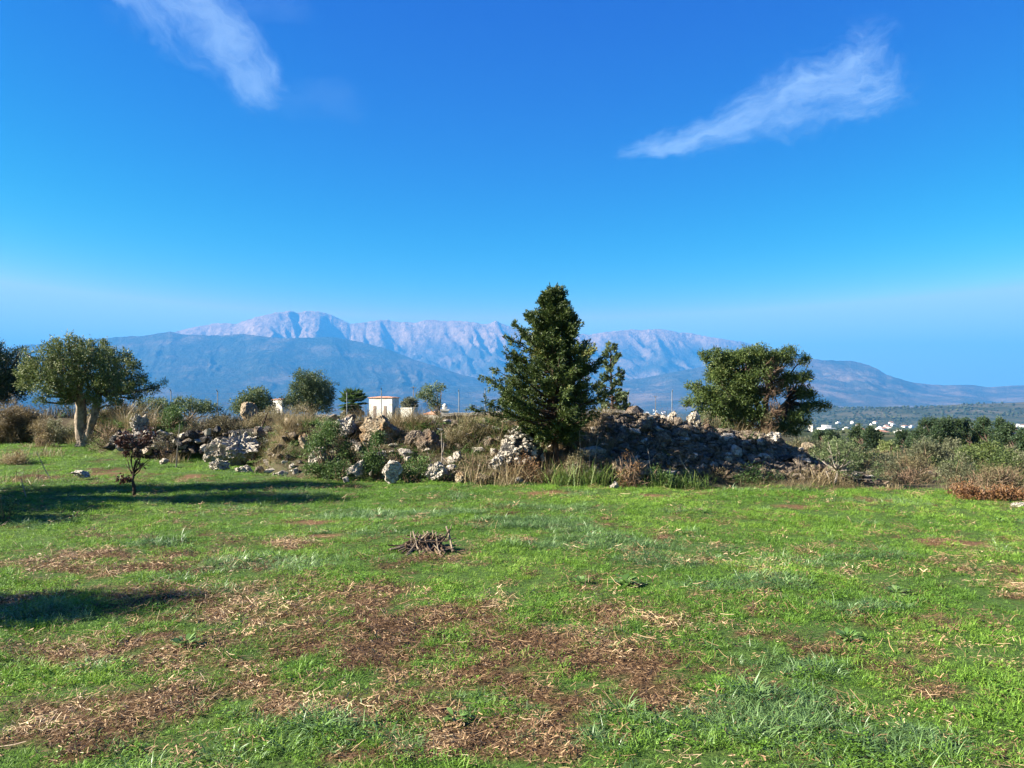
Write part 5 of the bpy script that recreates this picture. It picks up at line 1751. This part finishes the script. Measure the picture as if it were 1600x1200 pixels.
MAT['leafweed'] = leaf_mat('broad weed leaves', [(0.0, (0.04, 0.09, 0.02)), (0.5, (0.10, 0.19, 0.04)), (1, (0.26, 0.34, 0.14))], 0.3)
rosette('broad leaved weed low in the picture left of centre', 712, 1128, 62, 131, 'leafweed', 16)
rosette('bright leafy weed on the brown patch at left', 290, 1012, 60, 132, 'leafweed', 26)
rosette('small leafy weed at the centre of the brown ground', 925, 1015, 36, 133, 'leafweed', 12)
rosette('small leafy weed right of the centre one', 960, 1018, 32, 134, 'leafweed', 10)
rosette('leafy weed in the right grass near a brown gap', 1325, 998, 56, 135, 'leafweed', 22)
rosette('leafy weed up the right half of the field', 1400, 925, 50, 136, 'leafweed', 20)
rosette('single weed just below the blue green patch', 1355, 1128, 30, 137, 'leafweed', 8)
rosette('pale leafed weed on brown ground at centre right', 1140, 1013, 30, 138, 'leafweed', 8)
rosette('leafy weed right of the stick pile towards the middle', 975, 915, 60, 139, 'leafweed', 30)
rosette('low weed patch left of the middle weeds', 910, 915, 40, 140, 'leafweed', 18)
rosette('yellow green weed at the upper right of the field', 1560, 815, 26, 141, 'leafweed', 12, up=1.5)

# ------------------------------------------------------------------ fence, poles, low wall
MAT['metal'] = M('galvanised fence steel').color((0.16, 0.18, 0.20), 0.5, 0.5).m
MAT['timber'] = bark_mat('grey pole timber', (0.10, 0.085, 0.07), (0.25, 0.22, 0.18), 3)
MAT['whitewash'] = M('whitewash').color((0.80, 0.77, 0.70), 0.85, 0.2).m
mm = M('weathered white render'); mm.color(mm.ramp(mm.noise(1.1, 6, 0.6), [(0.35, (0.40, 0.36, 0.29)), (0.6, (0.62, 0.59, 0.52))]), 0.9, 0.15); MAT['render'] = mm.m
mm = M('terracotta tiles'); mm.color(mm.ramp(mm.noise(3, 5, 0.6), [(0.35, (0.28, 0.13, 0.08)), (0.65, (0.46, 0.25, 0.16))]), 0.85, 0.2); MAT['tile'] = mm.m
MAT['shutter'] = M('brown shutter').color((0.20, 0.15, 0.12), 0.7, 0.3).m
MAT['glass_dark'] = M('dark window glass').color((0.03, 0.035, 0.04), 0.15, 0.6).m
MAT['red'] = M('red roof sheet').color((0.42, 0.10, 0.06), 0.7, 0.3).m


def fence():
    Y = 50.0
    fx = [189, 267, 340, 417, 482, 542, 596, 646, 717, 758, 830, 900, 982, 1050]
    c = at(267, 660, Y)
    th = thing('wire_fence', (c[0], Y, H1(c[0], Y)), 'wire mesh fence on thin steel posts behind the banks', 'fence')
    tops = []
    for p in fx:
        if p in (646,): continue
        x = (p - CX) / F * Y
        z0 = H1(x, Y)
        zt = at(p, 611 + 2 * math.sin(p), Y)[2]
        g = Geo()
        tube(g, [(x, Y, z0 - .2), (x, Y, zt)], [.03, .03], 8)
        tube(g, [(x, Y, zt), (x, Y - .22, zt + .16)], [.03, .02], 6)
        g.obj('post', MAT['metal'], th)
        tops.append((x, zt, z0))
    for k in range(7):
        g = Geo()
        pts = [(x, Y - .06, z0 + .15 + (zt - z0 - .25) * k / 6) for x, zt, z0 in tops]
        tube(g, pts, .0035, 4)
        g.obj('wire', MAT['metal'], th)
    g = Geo()
    for (x0, t0, b0), (x1, t1, b1) in zip(tops[:-1], tops[1:]):
        n = int((x1 - x0) / .25)
        for i in range(1, n):
            q = i / n; x = x0 + (x1 - x0) * q
            tube(g, [(x, Y - .07, b0 + (b1 - b0) * q + .1), (x, Y - .07, t0 + (t1 - t0) * q - .1)], .0016, 3, cap=False)
    o = g.obj('mesh_wire', MAT['metal'], th); o['kind'] = 'stuff'


fence()


def utility_pole(label, px, top, Y, r=.12):
    x = (px - CX) / F * Y
    z0 = H1(x, Y); zt = at(px, top, Y)[2]
    th = thing('utility_pole', (x, Y, z0), label, 'pole')
    g = Geo(); tube(g, [(x, Y, z0 - .3), (x, Y, zt)], [r, r * .7], 8); g.obj('pole', MAT['timber'], th)
    g = Geo(); box(g, x - .7, x + .7, Y - .18, Y - .10, zt - .5, zt - .38); g.obj('crossarm', MAT['timber'], th)
    for dx in (-.55, 0, .55):
        g = Geo(); tube(g, [(x + dx, Y - .14, zt - .38), (x + dx, Y - .14, zt - .2)], [.05, .04], 6); g.obj('insulator', MAT['metal'], th)


utility_pole('utility pole right behind the white house', 646, 603, 190)
utility_pole('utility pole above the far village left of the spreading tree', 1024, 618, 260)


def low_wall(label, px0, px1, py0, py1, Y, mat='render', cap=True, th_=.35, name='low_wall'):
    a, b = at(px0, py0, Y), at(px1, py1, Y)
    n = 12
    t = thing(name, (a[0], Y, H1(a[0], Y)), label, 'wall')
    g = Geo()
    xs = np.linspace(a[0], b[0], n); zs = np.linspace(a[2], b[2], n) + np.random.default_rng(int(px0)).normal(0, .012, n)
    v = []
    for x, z in zip(xs, zs):
        z0 = H1(x, Y) - .3
        v += [(x, Y, z0), (x, Y + th_, z0), (x, Y + th_, z), (x, Y, z)]
    q = []
    for i in range(n - 1):
        for k in range(4):
            q.append((i * 4 + k, i * 4 + 4 + k, i * 4 + 4 + (k + 1) % 4, i * 4 + (k + 1) % 4))
    q += [(0, 1, 2, 3), (n * 4 - 1, n * 4 - 2, n * 4 - 3, n * 4 - 4)]
    g.add(v, q)
    g.obj('wall_body', MAT['rubble'], t)
    g = Geo()
    v = []
    for x, z in zip(xs, zs):
        v += [(x, Y - .05, z + .002), (x, Y + th_ + .05, z + .002), (x, Y + th_ + .05, z + .09), (x, Y - .05, z + .09)]
    g.add(v, q)
    g.obj('coping', MAT[mat], t)


low_wall('pale capped wall right behind the tall conifer', 944, 1016, 643, 650, 24, 'limestone')
low_wall('pale capped wall left of the tall conifer', 690, 800, 650, 647, 25, 'limestone')
low_wall('pale capped wall between the round olive and the palm', 495, 540, 652, 655, 26, 'limestone')


def gate_pillar():
    Y = 48
    c = at(695, 665, Y)
    th = thing('gate_pillar', (c[0], Y, H1(c[0], Y)), 'short white pillar with a rounded cap beyond the low wall', 'pillar')
    g = Geo(); box(g, c[0] - .22, c[0] + .22, Y - .22, Y + .22, H1(c[0], Y) - .2, at(0, 642, Y)[2]); g.obj('shaft', MAT['render'], th)
    z = at(0, 642, Y)[2]
    g = Geo(); box(g, c[0] - .3, c[0] + .3, Y - .3, Y + .3, z + .002, z + .1); g.obj('capital', MAT['render'], th)
    g = Geo(); v, f = ICO[2]; g.add(v * (.17, .17, .2) + (c[0], Y, z + .26), None, f); g.obj('finial', MAT['render'], th, True)


gate_pillar()


# ------------------------------------------------------------------ buildings
def house(name, label, px0, px1, top, Y, roof=True, base_z=None, depth=None, wins=((.25, .55), (.70, .55)), rise=.10, group=None, cat='house', mat='render', win=True, door=None, turn=-22):
    a, b = at(px0, top, Y), at(px1, top, Y)
    w = b[0] - a[0]; cx = (a[0] + b[0]) / 2
    z1 = a[2]; z0 = (H1(cx, Y) if base_z is None else base_z) - .5
    d = depth or w * .9
    th = thing(name, (cx, Y + d / 2, z0), label, cat, group)
    g = Geo(); box(g, a[0], b[0], Y, Y + d, z0, z1); g.obj('wall', MAT[mat], th)
    e = w * .035
    g = Geo()
    if roof:
        v = [(a[0] - e, Y - e, z1 + .003), (b[0] + e, Y - e, z1 + .003), (b[0] + e, Y + d + e, z1 + .003), (a[0] - e, Y + d + e, z1 + .003),
             (a[0] - e, Y - e, z1 + .14), (b[0] + e, Y - e, z1 + .14), (b[0] + e, Y + d + e, z1 + .14), (a[0] - e, Y + d + e, z1 + .14),
             (a[0] + w * .3, Y + d * .5, z1 + w * rise), (b[0] - w * .3, Y + d * .5, z1 + w * rise)]
        g.add(v, [(3, 2, 1, 0), (0, 1, 5, 4), (1, 2, 6, 5), (2, 3, 7, 6), (3, 0, 4, 7), (4, 5, 9, 8), (6, 7, 8, 9)], [(5, 6, 9), (7, 4, 8)])
        g.obj('roof', MAT['tile'], th)
    else:
        box(g, a[0] - e * .5, b[0] + e * .5, Y - e * .5, Y + d + e * .5, z1 + .003, z1 + .25)
        g.obj('parapet', MAT[mat], th)
    if win:
        h = z1 - z0 - .5
        for (u, vz) in wins:
            ww, wh = w * .055, h * .17
            x = a[0] + w * u; z = z0 + .5 + h * vz
            g = Geo(); box(g, x - ww * 1.15, x + ww * 1.15, Y - .05, Y - .003, z - wh * 1.08, z + wh * 1.08); f = g.obj('window', MAT['shutter'], th)
            for s in (-1, 1):
                g = Geo(); box(g, x + min(0, s * ww) + .02, x + max(0, s * ww) - .02, Y - .08, Y - .053, z - wh, z + wh); g.obj('shutter', MAT['shutter'], f)
    th.rotation_euler = (0, 0, R(turn))      # the fronts look a little towards the sun
    return th


hmain = house('white_house', 'two storey white house with red tile roof and brown shutters', 577.5, 619, 622, 150, wins=((.25, .52), (.70, .52), (.25, .16), (.70, .16)), rise=.07, depth=2.6)
house('white_annex', 'long low white building right of the shuttered house', 621, 649, 639, 149, roof=False, win=False, cat='building', depth=2.5)
house('white_house', 'white house with orange roof peeping over the bushes', 425, 446, 625, 170, wins=((.3, .5), (.7, .5)), rise=.12)
house('red_shed', 'red roofed shed behind the small feathery olive', 665, 690, 648, 120, wins=((.5, .5),), rise=.22)
house('warehouse', 'long white warehouse in the valley behind the spreading tree', 1249, 1268, 677, 560, roof=False, cat='building', depth=14, wins=((.2, .5), (.5, .5), (.8, .5)))
house('valley_house', 'cream house right next to the white warehouse', 1269, 1277, 676, 560, cat='house', wins=((.3, .5), (.7, .5)))
house('valley_house', 'cream house tucked right of the first cream house', 1279, 1287, 677, 575, roof=False, wins=((.3, .5), (.7, .5)))
house('valley_house', 'small white house above the white warehouse', 1264, 1271, 664, 900, roof=False, wins=((.5, .5),))
house('valley_house', 'white house over the gap between the two low pines', 1308, 1316, 675, 640, wins=((.3, .5), (.7, .5)))
house('valley_house', 'pale house between the pines of the right row', 1471, 1480, 670, 420, roof=False, wins=((.3, .5), (.7, .5)))
house('valley_house', 'long white house above the middle low pine', 1400, 1411, 675, 650, roof=False, wins=((.2, .5), (.5, .5), (.8, .5)))


def far_houses():
    protos = []
    for k in range(4):
        rg = np.random.default_rng(900 + k)
        w, d, h = rg.uniform(9, 15), rg.uniform(8, 12), rg.uniform(5, 8)
        g = Geo(); box(g, -w / 2, w / 2, -d / 2, d / 2, -6, h)
        if k % 2:
            g2 = Geo()
            e = .5
            g2.add([(-w / 2 - e, -d / 2 - e, h + .02), (w / 2 + e, -d / 2 - e, h + .02), (w / 2 + e, d / 2 + e, h + .02), (-w / 2 - e, d / 2 + e, h + .02), (-w / 4, 0, h + 2.2), (w / 4, 0, h + 2.2)], [(3, 2, 1, 0), (0, 1, 5, 4), (2, 3, 4, 5)], [(1, 2, 5), (3, 0, 4)])
        else:
            g2 = Geo(); box(g2, -w / 4, w / 4, -d / 4, d / 4, h + .02, h + 2.4)
        wm = g.mesh('wall'); wm.materials.append(MAT['whitewash'])
        rm = g2.mesh('roof'); rm.materials.append(MAT['tile'] if k % 2 else MAT['whitewash'])
        protos.append((wm, rm))
    rg = np.random.default_rng(99)
    sets = [((1306, 1335), (7200, 8200), 16, 'tiny white house in the far village right of the spreading tree', 'houses of the far left village'),
            ((1339, 1361), (7000, 7900), 10, 'tiny white house in the small far village second from left', 'houses of the second far village'),
            ((1388, 1418), (5600, 7000), 16, 'tiny white house in the far village above the brown thicket', 'houses of the third far village'),
            ((1000, 1070), (7600, 9000), 18, 'tiny white house in the far village seen over the heap', 'houses of the far village over the heap'),
            ((1260, 1600), (1400, 3600), 34, 'small white house scattered in the valley below the hills', 'scattered houses in the valley'),
            ((1290, 1480), (800, 1500), 14, 'white valley house in the nearer fields at right', 'nearer white houses in the valley')]
    for (a, b), (y0, y1), n, lab, grp in sets:
        for i in range(n):
            px = rg.uniform(a, b); Y = rg.uniform(y0, y1)
            x = (px - CX) / F * Y
            z = H1(x, Y)
            wm, rm = protos[rg.integers(0, 4)]
            s = 1.25 if Y < 5000 else 1.7
            th = thing('far_house', (x, Y, z), lab, 'house', grp)
            th.rotation_euler = (0, 0, float(rg.uniform(-.6, .6)))
            th.scale = (s * float(rg.uniform(.8, 1.5)), s, s)
            for nm, me in (('wall', wm), ('roof', rm)):
                o = bpy.data.objects.new(nm, me); COL.objects.link(o); o.parent = th


far_houses()


def far_wood():
    """tree cover of the valley, far too many to count"""
    rg = np.random.default_rng(123)
    g = Geo()
    v0, f0 = ICO[2]
    P, S = [], []
    for y0, y1, n, s0 in ((380, 1300, 3600, 2.6), (1300, 3600, 4600, 5.0), (3600, 8000, 4200, 6.5)):
        y = y0 * (y1 / y0) ** rg.uniform(0, 1, n)
        px = np.where(rg.uniform(0, 1, n) < .75, rg.uniform(1210, 1720, n), rg.uniform(-80, 1210, n))
        x = (px - CX) / F * y
        k = fbm(x / (y0 * .4), y / (y0 * .4), oc=3, seed=141) + rg.normal(0, .04, n) > .50
        P.append(np.stack([x[k], y[k]], -1)); S.append(s0 * rg.uniform(.6, 1.4, k.sum()))
    P = np.concatenate(P); S = np.concatenate(S)
    Z = H(P[:, 0], P[:, 1])
    n = len(P)
    jit = rg.uniform(.55, 1.25, (n, len(v0), 1))
    v = v0[None] * jit * np.stack([S, S, S * .75], -1)[:, None] + np.stack([P[:, 0], P[:, 1], Z + S * .35], -1)[:, None]
    f = f0[None] + (np.arange(n) * len(v0))[:, None, None]
    g.add(v.reshape(-1, 3), None, f.reshape(-1, 3), np.repeat(rg.uniform(0, 1, n), len(v0)))
    o = g.obj('valley_woodland', leaf_mat('far valley trees', [(0.0, (0.010, 0.018, 0.007)), (0.6, (0.022, 0.034, 0.013)), (1, (0.05, 0.055, 0.025))], 0, rough=.9))
    tag(o, 'scattered dark trees and groves covering the valley', 'woodland', None, 'stuff')


far_wood()

# ------------------------------------------------------------------ trees just left of the picture, whose shadows cross the grass
tree('olive_tree', 'olive just beyond the left picture edge shading the far grass', 'tree', (-330, 760), 12.6, [(-330, 430, 80), (-300, 380, 60), (-350, 400, 70), (-270, 480, 65), (-330, 540, 80), (-400, 500, 70), (-250, 570, 70), (-290, 350, 40), (-300, 620, 80)],
     'olive', (.09, .03), tw=24, m=16, trunk_r=.2, seed=151, brush=.09, base_z=0, depth=.9, dup=2)
tree('olive_tree', 'low olive just beyond the left edge shading the grass by the dark bush', 'tree', (-230, 800), 10.9, [(-230, 690, 60), (-200, 650, 50), (-270, 640, 55), (-230, 740, 60)],
     'olive', (.09, .03), tw=22, m=18, trunk_r=.12, seed=153, brush=.09, base_z=0, depth=.9, dup=3)
tree('olive_tree', 'olive just beyond the left picture edge shading the near grass', 'tree', (-1180, 980), 5.25, [(-1180, 330, 80), (-1120, 410, 70), (-1240, 400, 75), (-1180, 480, 80), (-1180, 260, 50)],
     'olive', (.08, .028), tw=34, m=16, trunk_r=.12, seed=152, brush=.08, base_z=0, depth=.2)
print('TRIS', sum(len(o.data.loops) - 2 * len(o.data.polygons) for o in SC.objects if o.type == 'MESH'))
